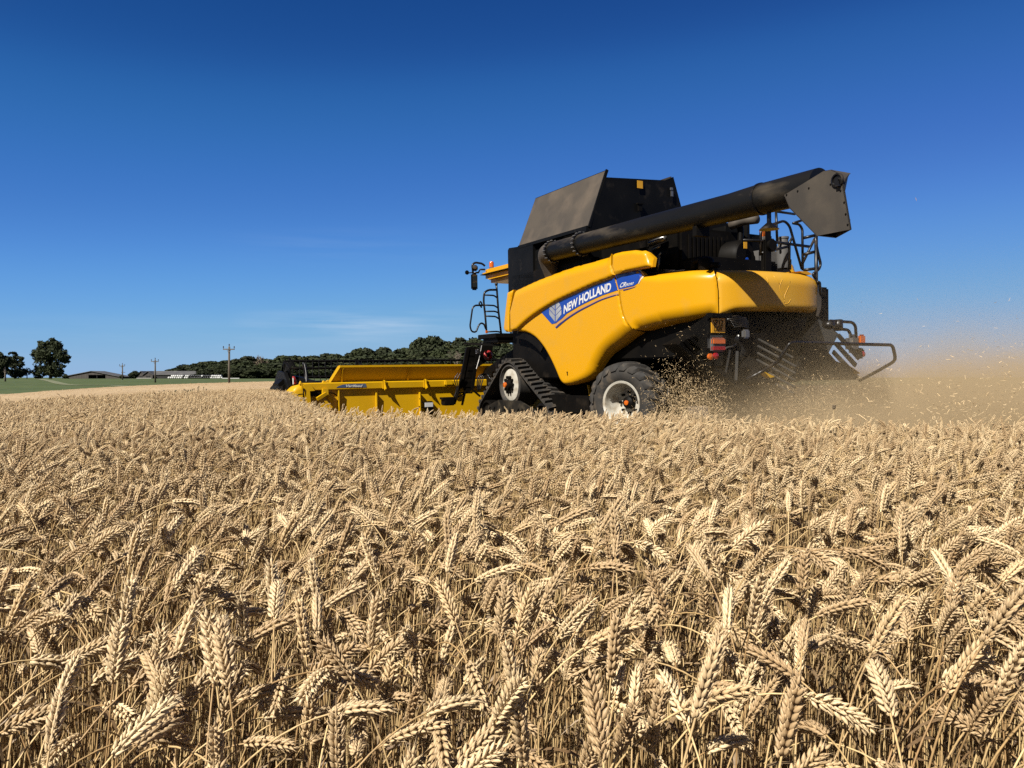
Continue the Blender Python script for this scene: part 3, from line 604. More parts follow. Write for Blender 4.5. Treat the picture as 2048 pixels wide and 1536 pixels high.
# ---- tracks
def track(ysign):
    tr = empty('track_unit', (0, 0, 0)); tr.parent = comb; y0, y1 = (1.13, 1.74) if ysign > 0 else (-1.74, -1.13)
    cs = [(.02, .98, .46), (1.02, .36, .30), (-1.22, .36, .30)]
    # belt path: outer tangents round the three rollers
    def tang(a, b):  # outer tangent for a clockwise/ccw hull
        (x0, z0, r0), (x1, z1, r1) = a, b; dx, dz = x1 - x0, z1 - z0; D = math.hypot(dx, dz); ang = math.atan2(dz, dx); off = math.acos((r0 - r1) / D); n = ang + off
        return (x0 + r0 * math.cos(n), z0 + r0 * math.sin(n), n), (x1 + r1 * math.cos(n), z1 + r1 * math.sin(n), n)
    order = [cs[2], cs[0], cs[1]]; path = []   # rear -> top -> front -> rear, normals to the outside
    T = [tang(order[i], order[(i + 1) % 3]) for i in range(3)]
    for i in range(3):
        p, q = T[i]; path += [(p[0] + (q[0] - p[0]) * k / 24, p[1] + (q[1] - p[1]) * k / 24) for k in range(25)]
        n0 = q[2]; n1 = T[(i + 1) % 3][0][2]
        while n1 > n0: n1 -= 2 * math.pi
        c = order[(i + 1) % 3]; path += [(c[0] + c[2] * math.cos(n0 + (n1 - n0) * k / 14), c[1] + c[2] * math.sin(n0 + (n1 - n0) * k / 14)) for k in range(1, 14)]
    n = len(path); g = MB(); nr = []
    for i in range(n):
        a = path[i - 1]; b = path[(i + 1) % n]; l = math.hypot(b[0] - a[0], b[1] - a[1]); nr.append((-(b[1] - a[1]) / l, (b[0] - a[0]) / l))
    vs = []
    for i in range(n):
        for (dy, h) in ((y0, 0), (y0, .045), (y1, .045), (y1, 0)): vs.append((path[i][0] + nr[i][0] * h, dy, path[i][1] + nr[i][1] * h))
    fs = [(i * 4 + j, i * 4 + (j + 1) % 4, ((i + 1) % n) * 4 + (j + 1) % 4, ((i + 1) % n) * 4 + j) for i in range(n) for j in range(4)]
    g.add(vs, fs)
    L_ = [0]
    for i in range(n): a = path[i]; b = path[(i + 1) % n]; L_.append(L_[-1] + math.hypot(b[0] - a[0], b[1] - a[1]))
    tot = L_[-1]; nl = 46
    def at(s):
        s %= tot; i = min(np.searchsorted(L_, s, 'right') - 1, n - 1); f = (s - L_[i]) / (L_[i + 1] - L_[i] + 1e-9); a = path[i]; b = path[(i + 1) % n]; na, nb = nr[i], nr[(i + 1) % n]
        return a[0] + (b[0] - a[0]) * f, a[1] + (b[1] - a[1]) * f, na[0] + (nb[0] - na[0]) * f, na[1] + (nb[1] - na[1]) * f
    ym = (y0 + y1) / 2
    for k in range(nl):
        for side in (0, 1):
            s = (k + .5 * side) * tot / nl; ya, yb = (ym - .02, y1 + .01) if side else (ym + .02, y0 - .01); sk = .05
            v = []
            for (yy, ds) in ((ya, 0), (yb, -sk)):
                for (d, h) in ((-.035, .04), (.035, .04), (.022, .095), (-.022, .095)):
                    x, z, a, b = at(s + d + ds); v.append((x + a * h, yy, z + b * h))
            g.add(v, [(0, 1, 2, 3), (7, 6, 5, 4), (0, 4, 5, 1), (1, 5, 6, 2), (2, 6, 7, 3), (3, 7, 4, 0)])
    g.build('belt', M['rubber'], tr)
    for (cx, cz, r) in cs:
        g = MB(); yo = y1 - .03 if ysign > 0 else y0 + .03; sg = ysign
        top = cz > .9
        g.lathe([(r - .02, -.5), (r - .02, -.02), (r - .07, 0), (r - .09, -.05)] + ([(.30, -.10)] if top else [(.08, -.03), (.07, .01), (0, .01)]), (cx, yo, cz), (0, sg, 0), 32)
        g.build('drive_wheel' if top else 'roller', M['black'] if not top else M['rubber'], tr, angle=35)
    g = MB(); yo = (y1 - .10) if ysign > 0 else (y0 + .10); cx, cz, r = cs[0]
    g.lathe([(.34, -.03), (.33, .02), (.20, .05), (0, .05)], (cx, yo, cz), (0, ysign, 0), 30); hub = g.build('hub_plate', M['white'], tr, angle=35)
    g = MB()
    for k in range(10):
        a = 2 * math.pi * k / 10; g.lathe([(.032, 0), (.032, .05), (0, .05)], (cx + .16 * math.cos(a), yo + .045 * ysign, cz + .16 * math.sin(a)), (0, ysign, 0), 8)
    g.lathe([(.13, .04), (.10, .13), (.05, .15)], (cx, yo, cz), (0, ysign, 0), 20); g.build('hub_centre', M['black'], hub)
    g = MB(); g.lathe([(.055, .14), (.055, .18), (0, .19)], (cx, yo, cz), (0, ysign, 0), 16); g.build('hub_cap', M['amber'], hub, angle=35)
    g = MB(); yf = y1 + .0 if ysign > 0 else y0
    g.prism([(1.0, yf + .03, .30), (.95, yf + .03, .50), (.35, yf + .03, .66), (-.45, yf + .03, .66), (-1.1, yf + .03, .48), (-1.1, yf + .03, .30), (0, yf + .03, .22)], (0, -.06, 0))
    for bx in (.75, .55, -.45, -.6, .1): g.lathe([(.035, 0), (.035, .03), (0, .03)], (bx, yf + (.03 if ysign > 0 else -.03), .50), (0, ysign, 0), 8)
    g.box((0, yf - .3 * ysign, .2), (1.0, .3, .3), bev=.05)
    g.build('bogie_frame', M['vane'], tr, angle=40)
track(1); track(-1)

# ---- rear wheels
def rear_wheel(c, yaw, side):
    wl = empty('rear_wheel', c, (0, 0, yaw)); wl.parent = comb; Rr = .655; W = .56; s = side
    g = MB()
    prof = [(.34, .20), (.37, .245), (.44, .275), (.54, .28), (.61, .25), (.645, .19), (.655, .09), (.657, 0), (.655, -.09), (.645, -.19), (.61, -.25), (.54, -.28), (.44, -.275), (.37, -.245), (.34, -.20)]
    g.lathe(prof, (0, 0, 0), (0, s, 0), 72)
    def rr(y): return .70 - .035 * (abs(y) / .28) ** 2.2
    nl = 20
    for k in range(nl):
        for sd in (-1, 1):
            a0 = 2 * math.pi * (k + (.5 if sd > 0 else 0)) / nl; secs = []
            for t in np.linspace(0, 1, 7):
                y = sd * (-.035 + .335 * t); a = a0 - .40 * t ** 1.15 * 1.0; hw = .050 * (1 - .1 * t) + (.012 if t > .8 else 0)
                rt = rr(y) if t < .93 else .60; rb = .62 if t < .9 else .55
                secs.append([((rb) * math.cos(a + da * 1.25 / .7), y, rb * math.sin(a + da * 1.25 / .7)) for da in (-hw, hw)] + [((rt) * math.cos(a + da / .7), y, rt * math.sin(a + da / .7)) for da in (hw * .75, -hw * .75)])
            v = [p for q in secs for p in q]; fs = [(0, 1, 2, 3), (27, 26, 25, 24)]
            for i in range(6):
                for j in range(4): fs.append((i * 4 + j, i * 4 + (j + 1) % 4, (i + 1) * 4 + (j + 1) % 4, (i + 1) * 4 + j))
            g.add(v, fs)
    g.build('tyre', M['rubber'], wl, angle=38)
    g = MB(); g.lathe([(.335, -.22), (.345, .235), (.375, .25), (.372, .262), (.335, .25), (.318, .20), (.31, .06), (.24, -.02), (.12, -.03), (0, -.03)], (0, 0, 0), (0, s, 0), 48)
    rim = g.build('rim', M['white'], wl, angle=40)
    g = MB(); g.lathe([(.11, -.03), (.10, .06), (.06, .085), (.04, .09)], (0, 0, 0), (0, s, 0), 20)
    for k in range(8): a = 2 * math.pi * k / 8; g.lathe([(.022, -.03), (.022, .035), (0, .035)], (.18 * math.cos(a), -.0 * s, .18 * math.sin(a)), (0, s, 0), 8)
    hub = g.build('hub', M['black'], rim, angle=35)
    g = MB(); g.lathe([(.042, .08), (.04, .11), (0, .115)], (0, 0, 0), (0, s, 0), 14); g.build('hub_cap', M['amber'], rim, angle=35)
    return wl
rear_wheel((-3.50, 1.36, .70), R(17), 1); rear_wheel((-3.50, -1.36, .70), R(17), -1)
g = MB(); g.box((-3.45, 0, .72), (.25, 2.1, .22), bev=.03); g.build('rear_axle', M['black'], comb)
g = MB(); p = MY(*C3([(1182, 872)])[0], 1.5); g.lathe([(.045, 0), (.04, .02), (0, .03)], p, (-1, .6, 0), 14); g.build('side_reflector', M['amber'], comb)
g = MB(); p = MY(*C3([(1190, 770)])[0], 1.35); g.box(p, (.02, .05, .2), rot=Euler((0, .3, 0))); g.tube([p, p + Vector((.05, 0, -.4))], .01, 6); g.build('axle_marker', M['header_yellow'], comb)

# ---- rear: rails and ladder
def q2(u, v, X): a, b = C2([(u, v)])[0]; return MX(a, b, X)
XL = -5.0
g = MB(); T = .021
g.tube(fillet([q2(855, 815, -5.3), q2(858, 620, -5.3), q2(880, 575, -5.3), q2(1060, 518, -5.3), q2(1105, 560, -5.3), q2(1210, 930, -5.3)], .12), T, 8)
g.tube([q2(990, 440, -5.1), q2(1000, 695, -5.1)], T, 8); g.tube([q2(1000, 440, -5.1), q2(1150, 462, -5.0)], T, 8)
g.tube([q2(710, 685, -5.3), q2(900, 690, -5.3), q2(1280, 740, -5.3)], T + .003, 8)
g.tube([q2(868, 795, -5.3), q2(1095, 738, -5.3)], T, 8)
g.tube(fillet([q2(1104, 935, -5.3), q2(1104, 705, -5.3), q2(1128, 665, -5.3)], .08), T, 8)
g.tube(fillet([q2(1218, 940, -5.3), q2(1215, 590, -5.2), q2(1190, 550, -5.2), q2(1135, 540, -5.2)], .08), T, 8); g.tube([q2(1135, 540, -5.2), q2(1220, 512, -5.2)], T, 8)
g.tube([q2(1218, 880, -5.3), q2(1320, 672, -5.4)], T, 8)
g.build('engine_deck_rail', M['black_tube'], comb, smooth=True)
g = MB()
g.tube([q2(1332, 640, -5.7), q2(1334, 1330, -5.7)], .028, 8)
g.tube(fillet([q2(1325, 660, -5.7), q2(1340, 760, -5.7), q2(1372, 890, -5.7), q2(1355, 935, -5.7), q2(1302, 975, -5.7), q2(1325, 1010, -5.7)], .14), .022, 8)
for v0, v1 in [(665, 640), (806, 780), (940, 925), (1082, 1075)]: g.tube([q2(1225 if v0 < 1000 else 1305, v0, -5.6), q2(1335, v1, -5.7)], .024, 8)
g.tube(fillet([q2(1340, 1040, -5.75), q2(1362, 1045, -5.75), q2(1368, 1150, -5.75)], .05), .024, 8)
g.build('rear_ladder', M['black_tube'], comb, smooth=True)
g = MB(); pr = [q2(1338, 1330, -5.75), q2(1340, 1130, -5.75), q2(1366, 1130, -5.75), q2(1378, 1180, -5.75), q2(1376, 1260, -5.75), q2(1352, 1335, -5.75)]; g.prism(pr, (.35, 0, 0)); g.build('ladder_foot_guard', M['dusty'], comb)
g = MB(); pr = [q2(1190, 948, -5.72), q2(1260, 950, -5.72), q2(1300, 975, -5.72), q2(1270, 982, -5.72), q2(1210, 965, -5.72)]; g.prism(pr, (.3, 0, 0)); g.build('hood_corner', M['yellow'], p4)
p = q2(880, 685, -5.28); beacon((p.x, p.y, p.z), comb, .95)
# engine bay fittings
g = MB()
c = q2(730, 830, -4.9); g.lathe([(.0, 0), (.25, 0), (.29, .06), (.29, .5), (0, .5)], c, (1, .15, 0), 32)
eo = g.build('air_filter', M['black'], comb, angle=40)
g = MB(); c = q2(735, 852, -4.92); g.lathe([(0, .0), (.035, .0), (.04, .01), (0, .02)], c + Vector((-.012, 0, 0)), (-1, 0, 0), 16); g.build('round_badge', M['blue'], eo)
g = MB(); g.box(q2(728, 718, -4.95), (.01, .07, .14)); g.build('warning_sticker', M['plate'], eo)
g = MB(); g.prism([q2(560, 560, -4.5), q2(755, 545, -4.5), q2(755, 760, -4.5), q2(700, 800, -4.5), q2(560, 800, -4.5)], (.3, 0, 0)); g.box(q2(735, 620, -4.6), (.1, .06, .7)); g.build('engine_side', M['tank_black'], comb)
g = MB(); g.tube(fillet([q2(610, 920, -4.8), q2(612, 820, -4.8), q2(680, 790, -4.7), q2(690, 580, -4.7), q2(650, 540, -4.6)], .12), .05, 10); g.build('intake_pipe', M['black'], comb, smooth=True)
g = MB(); g.tube(fillet([q2(600, 560, -4.6), q2(700, 520, -4.8), q2(828, 505, -5.1)], .1), .075, 14); g.build('exhaust_pipe', M['dusty'], comb, smooth=True)
g = MB(); c = q2(1052, 925, -5.0); g.lathe([(.10, 0), (.11, .05), (.11, .36), (.085, .37), (.085, .48), (.095, .49), (.095, .52), (0, .52)], c, (0, 0, 1), 20); g.build('oil_filter', M['steel'] if 0 else M['grey'], comb, angle=35)
g = MB(); g.box(q2(905, 800, -5.3), (.10, .16, .75), bev=.02); g.build('rail_post', M['black'], comb, angle=40)
g = MB(); c = q2(940, 730, -5.35); g.lathe([(0, 0), (.09, 0), (.08, .10), (0, .12)], c + Vector((-.06, 0, 0)), (1, 0, 0), 16); g.build('work_lamp', M['black'], comb, angle=40)
g = MB(); g.box(q2(870, 880, -4.7), (.5, .62, .35), bev=.04); g.box(q2(950, 900, -4.6), (.5, .5, .25), bev=.04); g.build('battery_box', M['grey'], comb, angle=40)
g = MB()
pa = q2(330, 900, -5.0)
def qy(px, py, Y=1.22): return MY(px, py, Y)
g.tube(fillet([qy(1388, 541), qy(1388, 524), qy(1398, 520), qy(1410, 522)], .08), .05, 12)
g.lathe([(.10, 0), (.12, .04), (.12, .16), (.07, .2), (0, .2)], qy(1412, 541), (0, 0, 1), 20); g.tube([qy(1418, 530), qy(1437, 530)], .045, 10)
g.build('filler_neck', M['black'], comb, smooth=True)
g = MB(); g.lathe([(.085, .0), (.085, .02), (.05, .03)], qy(1412, 526), (0, 0, 1), 20); g.build('filler_cap', M['steel'], comb, angle=40)
g = MB()
for (ax, ay, bx, by, r_) in [(1316, 543, 1318, 512, .03), (1312, 520, 1322, 505, .02), (1290, 548, 1370, 540, .012), (1290, 548, 1296, 545, .012), (1300, 488, 1330, 476, .05), (1305, 500, 1320, 492, .025), (1320, 540, 1350, 541, .014)]:
    g.tube([qy(ax, ay, 1.3), qy(bx, by, 1.3)], r_, 8)
g.build('hydraulic_line', M['steel'], comb, smooth=True)
g = MB(); g.box(qy(1314, 536, 1.25), (.3, .1, .1), bev=.02); g.box(qy(1275, 488, 1.2), (.6, .1, .25), bev=.03); g.build('valve_block', M['black'], comb)

# ---- rear underside: straw chopper, vanes, spreader
def q4(u, v, X): a, b = C4([(u, v)])[0]; return MX(a, b, X)
g = MB()
g.prism([q4(560, 130, -5.3), q4(1290, 125, -5.3), q4(1285, 300, -5.3), q4(1100, 420, -5.3), q4(760, 420, -5.3), q4(600, 330, -5.3)], (1.2, 0, 0))
g.prism([q4(860, 250, -5.45), q4(1280, 120, -5.45), q4(1400, 200, -5.45), q4(1200, 430, -5.45), q4(860, 330, -5.45)], (.1, 0, 0))
hood = g.build('straw_hood', M['black'], comb)
g = MB(); g.prism([q4(1280, 125, -5.6), q4(1340, 150, -5.7), q4(1430, 210, -5.9), q4(1525, 290, -6.1), q4(1440, 450, -6.1), q4(1500, 520, -6.1), q4(1620, 570, -6.1), q4(1700, 650, -6.1), q4(1690, 680, -6.1), q4(1100, 690, -6.1), q4(1180, 560, -6.1), q4(1240, 300, -5.7)], (.04, 0, 0)); g.build('chopper_side', M['tank_black'], comb)
for k in range(6):
    u0 = 865 - k * 5; v0 = 335 + k * 58; ln = 300 + (10 if k else -20)
    a = q4(u0, v0, -6.0); b = q4(u0 + ln, v0 + ln * .58, -6.5); a.x = -5.95; g = MB(); g.bar(a, b, .075, .030, up=(-.3, -.4, 1), bev=.008); g.build('chopper_vane', M['vane'], comb)
for k in range(3):
    u0 = 1520 - k * 22; v0 = 300 + k * 70; a = q4(u0, v0, -6.0); b = q4(u0 + 180 - k * 6, v0 + 200 - k * 10, -6.45); g = MB(); g.bar(a, b, .035, .075, bev=.01); g.build('chopper_vane', M['vane'], comb)
g = MB(); g.prism([q4(u, v, -5.62) for u, v in [(570, 300), (1250, 250), (1240, 480), (1180, 700), (700, 720), (560, 560)]], (.5, 0, 0)); g.build('chopper_body', M['black'], comb)
g = MB(); g.prism([q4(760, 480, -6.0), q4(900, 560, -6.2), q4(840, 600, -6.2), q4(1090, 690, -6.3), q4(760, 700, -6.2), q4(650, 560, -6.0)], (.1, 0, 0)); g.box(q4(750, 640, -6.0), (.3, .55, .22), bev=.03); g.bar(q4(500, 600, -6.1), q4(750, 800, -6.3), .10, .06); g.bar(q4(560, 640, -6.1), q4(600, 430, -6.0), .03, .03); g.bar(q4(650, 690, -6.1), q4(660, 440, -6.0), .04, .04); g.bar(q4(640, 720, -6.2), q4(850, 760, -6.4), .03, .03)
for k in range(4): g.tube(catmull([q4(600 + k * 16, 330, -5.9), q4(700 + k * 8, 400 + k * 10, -6.0), q4(660 + k * 10, 520, -6.0), q4(640 + k * 10, 660, -6.0)], 5), .012, 6)
g.build('spreader_frame', M['black'], comb)
g = MB(); 
for pts in ([(860, 612), (900, 615), (980, 655), (930, 668), (900, 655), (875, 640)],): g.prism([q4(u, v, -6.5) for u, v in pts], (.03, 0, .0))
for pts in ([(1618, 566), (1640, 575), (1712, 625), (1690, 628)], [(1622, 605), (1650, 602), (1700, 630), (1640, 628)]): g.prism([q4(u, v, -6.4) for u, v in pts], (.03, 0, 0))
g.build('vane_marker', M['header_yellow'], comb)
# chaff spreader pan, left
g = MB()
def pan(off): return
for (pts, X) in [([(150, 375), (330, 280), (500, 300), (560, 350), (580, 400), (470, 450), (450, 620), (370, 600), (290, 480)], -5.1), ([(360, 520), (400, 470), (440, 520), (450, 625), (380, 590)], -5.2)]:
    g.prism([q4(u, v, X) for u, v in pts], (.35, 0, 0))
g.bar(q4(160, 370, -5.15), q4(400, 600, -5.2), .06, .05); g.bar(q4(250, 320, -5.15), q4(420, 480, -5.2), .05, .05)
for k in range(3): g.bar(q4(200 + k * 45, 350 - k * 22, -5.14), q4(360 + k * 30, 520 - k * 35, -5.14), .03, .03)
g.build('chaff_spreader', M['black'], comb)
# hydraulic cluster beside the plate
g = MB()
for (u, v, a, b) in [(590, 170, 60, 40), (650, 200, 70, 60), (700, 165, 60, 36), (620, 235, 70, 40), (720, 220, 50, 60), (600, 200, 40, 60)]: g.box(q4(u, v, -5.6 - random.random() * .1), (.1, a * .0018, b * .0018), bev=.01)
for k in range(7): g.tube(catmull([q4(580 + k * 8, 150 + k * 14, -5.7), q4(670 + k * 4, 140 + k * 14, -5.75), q4(750, 190 + k * 10, -5.7), q4(700 - k * 6, 270 + k * 8, -5.65)], 6), .013, 6)
g.build('hydraulic_hose', M['black_tube'], comb, smooth=True)
g = MB(); g.box(q4(730, 290, -5.75), (.08, .12, .13), bev=.02); g.build('work_lamp', M['steel'], comb)
g = MB(); g.tube(catmull([q4(640, 330, -5.75), q4(670, 300, -5.78), q4(640, 380, -5.78), q4(560, 410, -5.8)], 6), .012, 6); g.build('cable', M['steel'], comb)
# number plate
g = MB(); X = -5.85; g.prism([q4(422, 160, X), q4(438, 112, X), q4(580, 118, X), q4(568, 160, X), q4(566, 282, X), q4(422, 282, X)], (.06, 0, 0)); g.box(q4(505, 134, X - .04), (.12, .38, .06)); hold = g.build('plate_holder', M['black'], comb)
g = MB(); P4 = [q4(u, v, X - .02) for u, v in [(439, 155), (558, 158), (556, 279), (440, 279)]]; g.prism(P4, (.012, 0, 0)); plate = g.build('number_plate', M['plate'], comb)
for txt, (v0, v1), (u0, u1) in [('SP12', (220, 168), (456, 540)), ('DXW', (268, 222), (462, 534))]:
    V, F = text_mesh(txt, .008); A, B, Cc, D = [q4(u, v, X - .026) for u, v in [(u0, v0), (u1, v0), (u1, v1), (u0, v1)]]
    mb = MB(); mb.add([A.lerp(B, v[0]).lerp(D.lerp(Cc, v[0]), v[1]) for v in V], F); mb.build('lettering', M['black'], plate)
# rear lamps
def tail(u, v, X, flip, parent):
    c = q4(u, v, X); g = MB(); g.box(c, (.10, .34, .27), bev=.06); b = g.build('tail_lamp', M['grey'], parent, angle=50)
    g = MB(); g.box(c + Vector((-.04, 0, .045)), (.05, .26, .10), bev=.02); g.build('amber_lens', M['amber'], b, angle=50)
    g = MB(); g.box(c + Vector((-.04, 0, -.05)), (.05, .26, .09), bev=.02); g.build('red_lens', M['red'], b, angle=50); return b
tail(480, 382, -5.9, 0, comb); 
c = q4(1690, 372, -5.95); g = MB(); g.box(c + Vector((.05, .08, 0)), (.14, .26, .30), bev=.06); tl = g.build('tail_lamp', M['grey'], comb, angle=50)
g = MB(); g.box(c + Vector((-.03, -.05, .06)), (.05, .16, .17), bev=.03); g.build('amber_lens', M['amber'], tl, angle=50)
g = MB(); g.lathe([(.045, 0), (.045, .03), (0, .04)], q4(422, 484, -5.95), (-1, 0, 0), 16); g.lathe([(.001, 0), (.001, .001)], q4(422, 484, -5.95), (-1, 0, 0), 3); g.build('round_reflector', M['amber'], comb, angle=40)
g = MB(); g.lathe([(.045, 0), (.045, .03), (0, .04)], q4(468, 478, -5.95), (-1, 0, 0), 16); g.build('round_reflector', M['red'], comb, angle=40)
g = MB(); g.lathe([(.045, 0), (.045, .03), (0, .04)], q4(1724, 462, -5.95), (-1, 0, 0), 16); g.build('round_reflector', M['red'], comb, angle=40)
g = MB(); g.tube(fillet([q4(490, 460, -5.9), q4(450, 480, -5.9), q4(452, 560, -5.9), q4(500, 620, -5.95), q4(560, 640, -6.0)], .1), .018, 8); g.box(q4(440, 430, -5.88), (.05, .3, .06)); g.box(q4(1725, 440, -5.93), (.05, .08, .1), bev=.02); g.bar(q4(1690, 410, -5.95), q4(1700, 500, -5.95), .1, .04); g.build('lamp_bracket', M['black'], comb)
# tube guards
g = MB()
g.tube(fillet([q4(1440, 200, -5.9), q4(1448, 178, -5.9), q4(1640, 190, -5.9), q4(1668, 220, -5.9), q4(1675, 330, -5.9)], .08), .024, 8)
g.tube(fillet([q4(1560, 250, -5.9), q4(1605, 255, -5.9), q4(1625, 290, -5.9), q4(1630, 340, -5.9)], .08), .024, 8); g.box(q4(1520, 215, -5.9), (.12, .1, .18), bev=.01); g.box(q4(1440, 215, -5.9), (.15, .14, .12), bev=.01)
g.build('lamp_guard', M['black_tube'], comb, smooth=True)
g = MB()
loop = [q4(740, 680, -6.4), q4(870, 610, -6.5), q4(1020, 520, -6.75), q4(1030, 490, -6.8), q4(1105, 370, -6.9), q4(1140, 362, -6.9), q4(1500, 372, -6.9), q4(1985, 384, -6.9), q4(2010, 500, -6.9), q4(1990, 530, -6.8), q4(1850, 610, -6.5), q4(1700, 690, -6.2)]
g.tube(fillet(loop, .07), .024, 8); g.build('rear_guard_bar', M['black_tube'], comb, smooth=True)

# ---- header
hd = empty('header', (0, 0, 0)); hd.parent = comb; HX = 2.8
def q5(u, v, X=HX): a, b = C5([(u, v)])[0]; return MX(a, b, X)
YL = q5(300, 500).y; zt_ = q5(700, 468).z
def sec_bar(name, prof, y0, y1, mat='header_yellow'):
    g = MB(); g.prism([(p[0], y0, p[1]) for p in prof], (0, y1 - y0, 0)); return g.build(name, M[mat], hd)
bt = q5(620, 474).z; bb = q5(620, 530).z
sec_bar('rear_beam', [(HX, bt), (HX + .02, bt + .02), (HX + .2, bt + .02), (HX + .2, bb - .02), (HX + .03, bb - .01), (HX, bb + .01)], YL, -4.6)
sec_bar('back_sheet', [(HX + .075, bb), (HX + .04, .16), (HX + .07, .16), (HX + .105, bb)], YL - .1, -4.6)
TX = HX + .08; BX = HX + .26
yl2 = q5(620, 322, TX).y; z2 = q5(900, 325, TX).z
g = MB(); A = Vector((BX, q5(525, 468, BX).y, bt)); B = Vector((TX, yl2, z2 + .01)); 
g.prism([A, B, Vector((TX, -4.6, z2 + .01)), Vector((BX, -4.6, bt))], (.02, 0, 0)); g.bar(B, Vector((TX, -4.6, z2 + .01)), .07, .045); g.bar(A, B, .05, .06)
for (ua, va, ub, vb) in [(650, 340, 635, 468), (1238, 325, 1222, 452)]:
    t = q5(ua, va, TX - .0); b_ = q5(ub, vb, BX - .03); g.bar(b_, t, .03, .07, up=(1, 0, 0))
g.build('top_sheet', M['header_yellow'], hd)
g = MB()
for (u, va, vb) in [(1018, 445, 530), (1385, 435, 520)]:
    t = q5(u, va, HX - .04); b_ = q5(u, vb, HX - .04); g.prism([(HX + .02, t.y, t.z), (HX - .05, t.y, t.z - .03), (HX - .06, t.y, (t.z + b_.z) / 2), (HX - .12, t.y, b_.z + .02), (HX - .04, t.y, b_.z - .02), (HX + .02, t.y, b_.z + .05)], (0, -.02, 0))
    g.box((HX - .01, t.y - .01, (t.z + b_.z) / 2), (.02, .10, t.z - b_.z - .04))
g.build('beam_bracket', M['header_yellow'], hd)
g = MB()
for (u, v) in [(600, 545), (935, 565), (1320, 560)]:
    t = q5(u, v, HX + .1); g.box((HX + .02, t.y, (t.z + .2) / 2 + .02), (.08, .02, t.z - .2))
g.build('sheet_rib', M['header_yellow'], hd)
# left end
g = MB(); e = [q5(u, v, HX - .05) for u, v in [(300, 485), (360, 480), (400, 540), (355, 545), (375, 760), (340, 760), (315, 600)]]; g.prism(e, (.05, 0, 0))
g.prism([Vector((HX, YL + .02, bt + .02)), Vector((HX + 1.0, YL + .02, bt - .1)), Vector((HX + 1.3, YL + .02, .15)), Vector((HX, YL + .02, .15))], (0, .03, 0))
g.build('end_plate', M['header_yellow'], hd)
g = MB(); c0 = q5(210, 500, HX + .3); c1 = q5(120, 605, HX + .3)
ys = np.linspace(YL + .03, c1.y, 9); vs = []
for i, yy in enumerate(ys):
    t = i / 8; ztp = bt - .02 - (.42 * (t ** 2.6)) ; x0 = HX - .02 + .10 * t
    for j in range(7):
        a = j / 6; vs.append((x0 + .30 * math.sin(a * 1.57) * (1 - .2 * t) + a * .3, yy, ztp - (1 - a) ** 2.2 * .08 if a > 0 else .18))
vs2 = []
for i, yy in enumerate(ys):
    t = i / 8; ztp = bt - .01 - .40 * t ** 2.6
    prof = [(HX + .02, .15), (HX + .0, ztp - .12), (HX + .02, ztp - .04), (HX + .08, ztp), (HX + .5, ztp - .02), (HX + .9, ztp - .12), (HX + .95, .15)]
    vs2 += [(x, yy, z) for x, z in prof]
n7 = 7; fs = [(i * n7 + j, i * n7 + j + 1, (i + 1) * n7 + j + 1, (i + 1) * n7 + j) for i in range(8) for j in range(6)]
g.add(vs2, fs + [tuple(range(6, -1, -1)), tuple(8 * n7 + j for j in range(7))]); g.build('drive_cover', M['header_yellow'], hd, angle=45)
g = MB(); g.bar(q5(500, 565, HX - .08), q5(420, 615, HX - .12), .07, .07); g.box(q5(490, 550, HX - .03), (.1, .12, .14)); g.bar(q5(510, 565, HX - .05), q5(555, 640, HX + .0), .05, .05)
g.build('support_leg', M['header_yellow'], hd)
g = MB(); g.box(q5(395, 560, HX + .06), (.08, .34, .14)); g.box(q5(1418, 690, HX - .0), (.10, .18, .3), bev=.02); g.build('header_socket', M['black'], hd)
g = MB(); p = q5(1415, 665, HX - .06); g.box(p, (.02, .20, .10)); g.build('white_label', M['letters'], hd)
g = MB(); g.tube([q5(1330, 610, HX), q5(1400, 690, HX - .05)], .012, 6); g.tube([q5(1325, 680, HX), q5(1400, 700, HX)], .012, 6); g.tube(fillet([q5(505, 560, HX - .05), q5(560, 560, HX - .05), q5(600, 585, HX)], .05), .012, 6)
g.tube(fillet([q5(245, 600, HX - .06), q5(248, 575, HX - .06), q5(300, 570, HX - .06), q5(303, 520, HX - .06)], .03), .012, 6); g.build('cable', M['black'], hd)
g = MB(); g.prism([q5(u, v, HX + .05) for u, v in [(470, 470), (480, 450), (500, 460), (520, 445), (530, 470)]], (.1, 0, 0)); g.prism([q5(u, v, HX) for u, v in [(265, 485), (275, 455), (285, 485)]], (.1, 0, 0)); g.box(q5(1590, 470, HX - .05), (.12, .2, .12), bev=.02); g.build('lifting_eye', M['header_yellow'], hd)
# blue name plate on the beam
g = MB(); lg = [q5(u, v, HX - .006) for u, v in [(590, 513), (610, 500), (650, 486), (720, 480), (852, 478), (861, 510)]]; g.prism(lg, (.004, 0, 0)); nm = g.build('name_decal', mat_var('grey_blue_decal', (.05, .10, .25), (.12, .16, .24), 3, .35), hd)
V, F = text_mesh('Varifeed', .03, .15); A, B, Cc, D = [q5(u, v, HX - .012) for u, v in [(672, 509), (822, 508), (826, 486), (676, 486)]]
mb = MB(); mb.add([A.lerp(B, v[0]).lerp(D.lerp(Cc, v[0]), v[1]) for v in V], F); mb.build('lettering', M['letters'], hd)
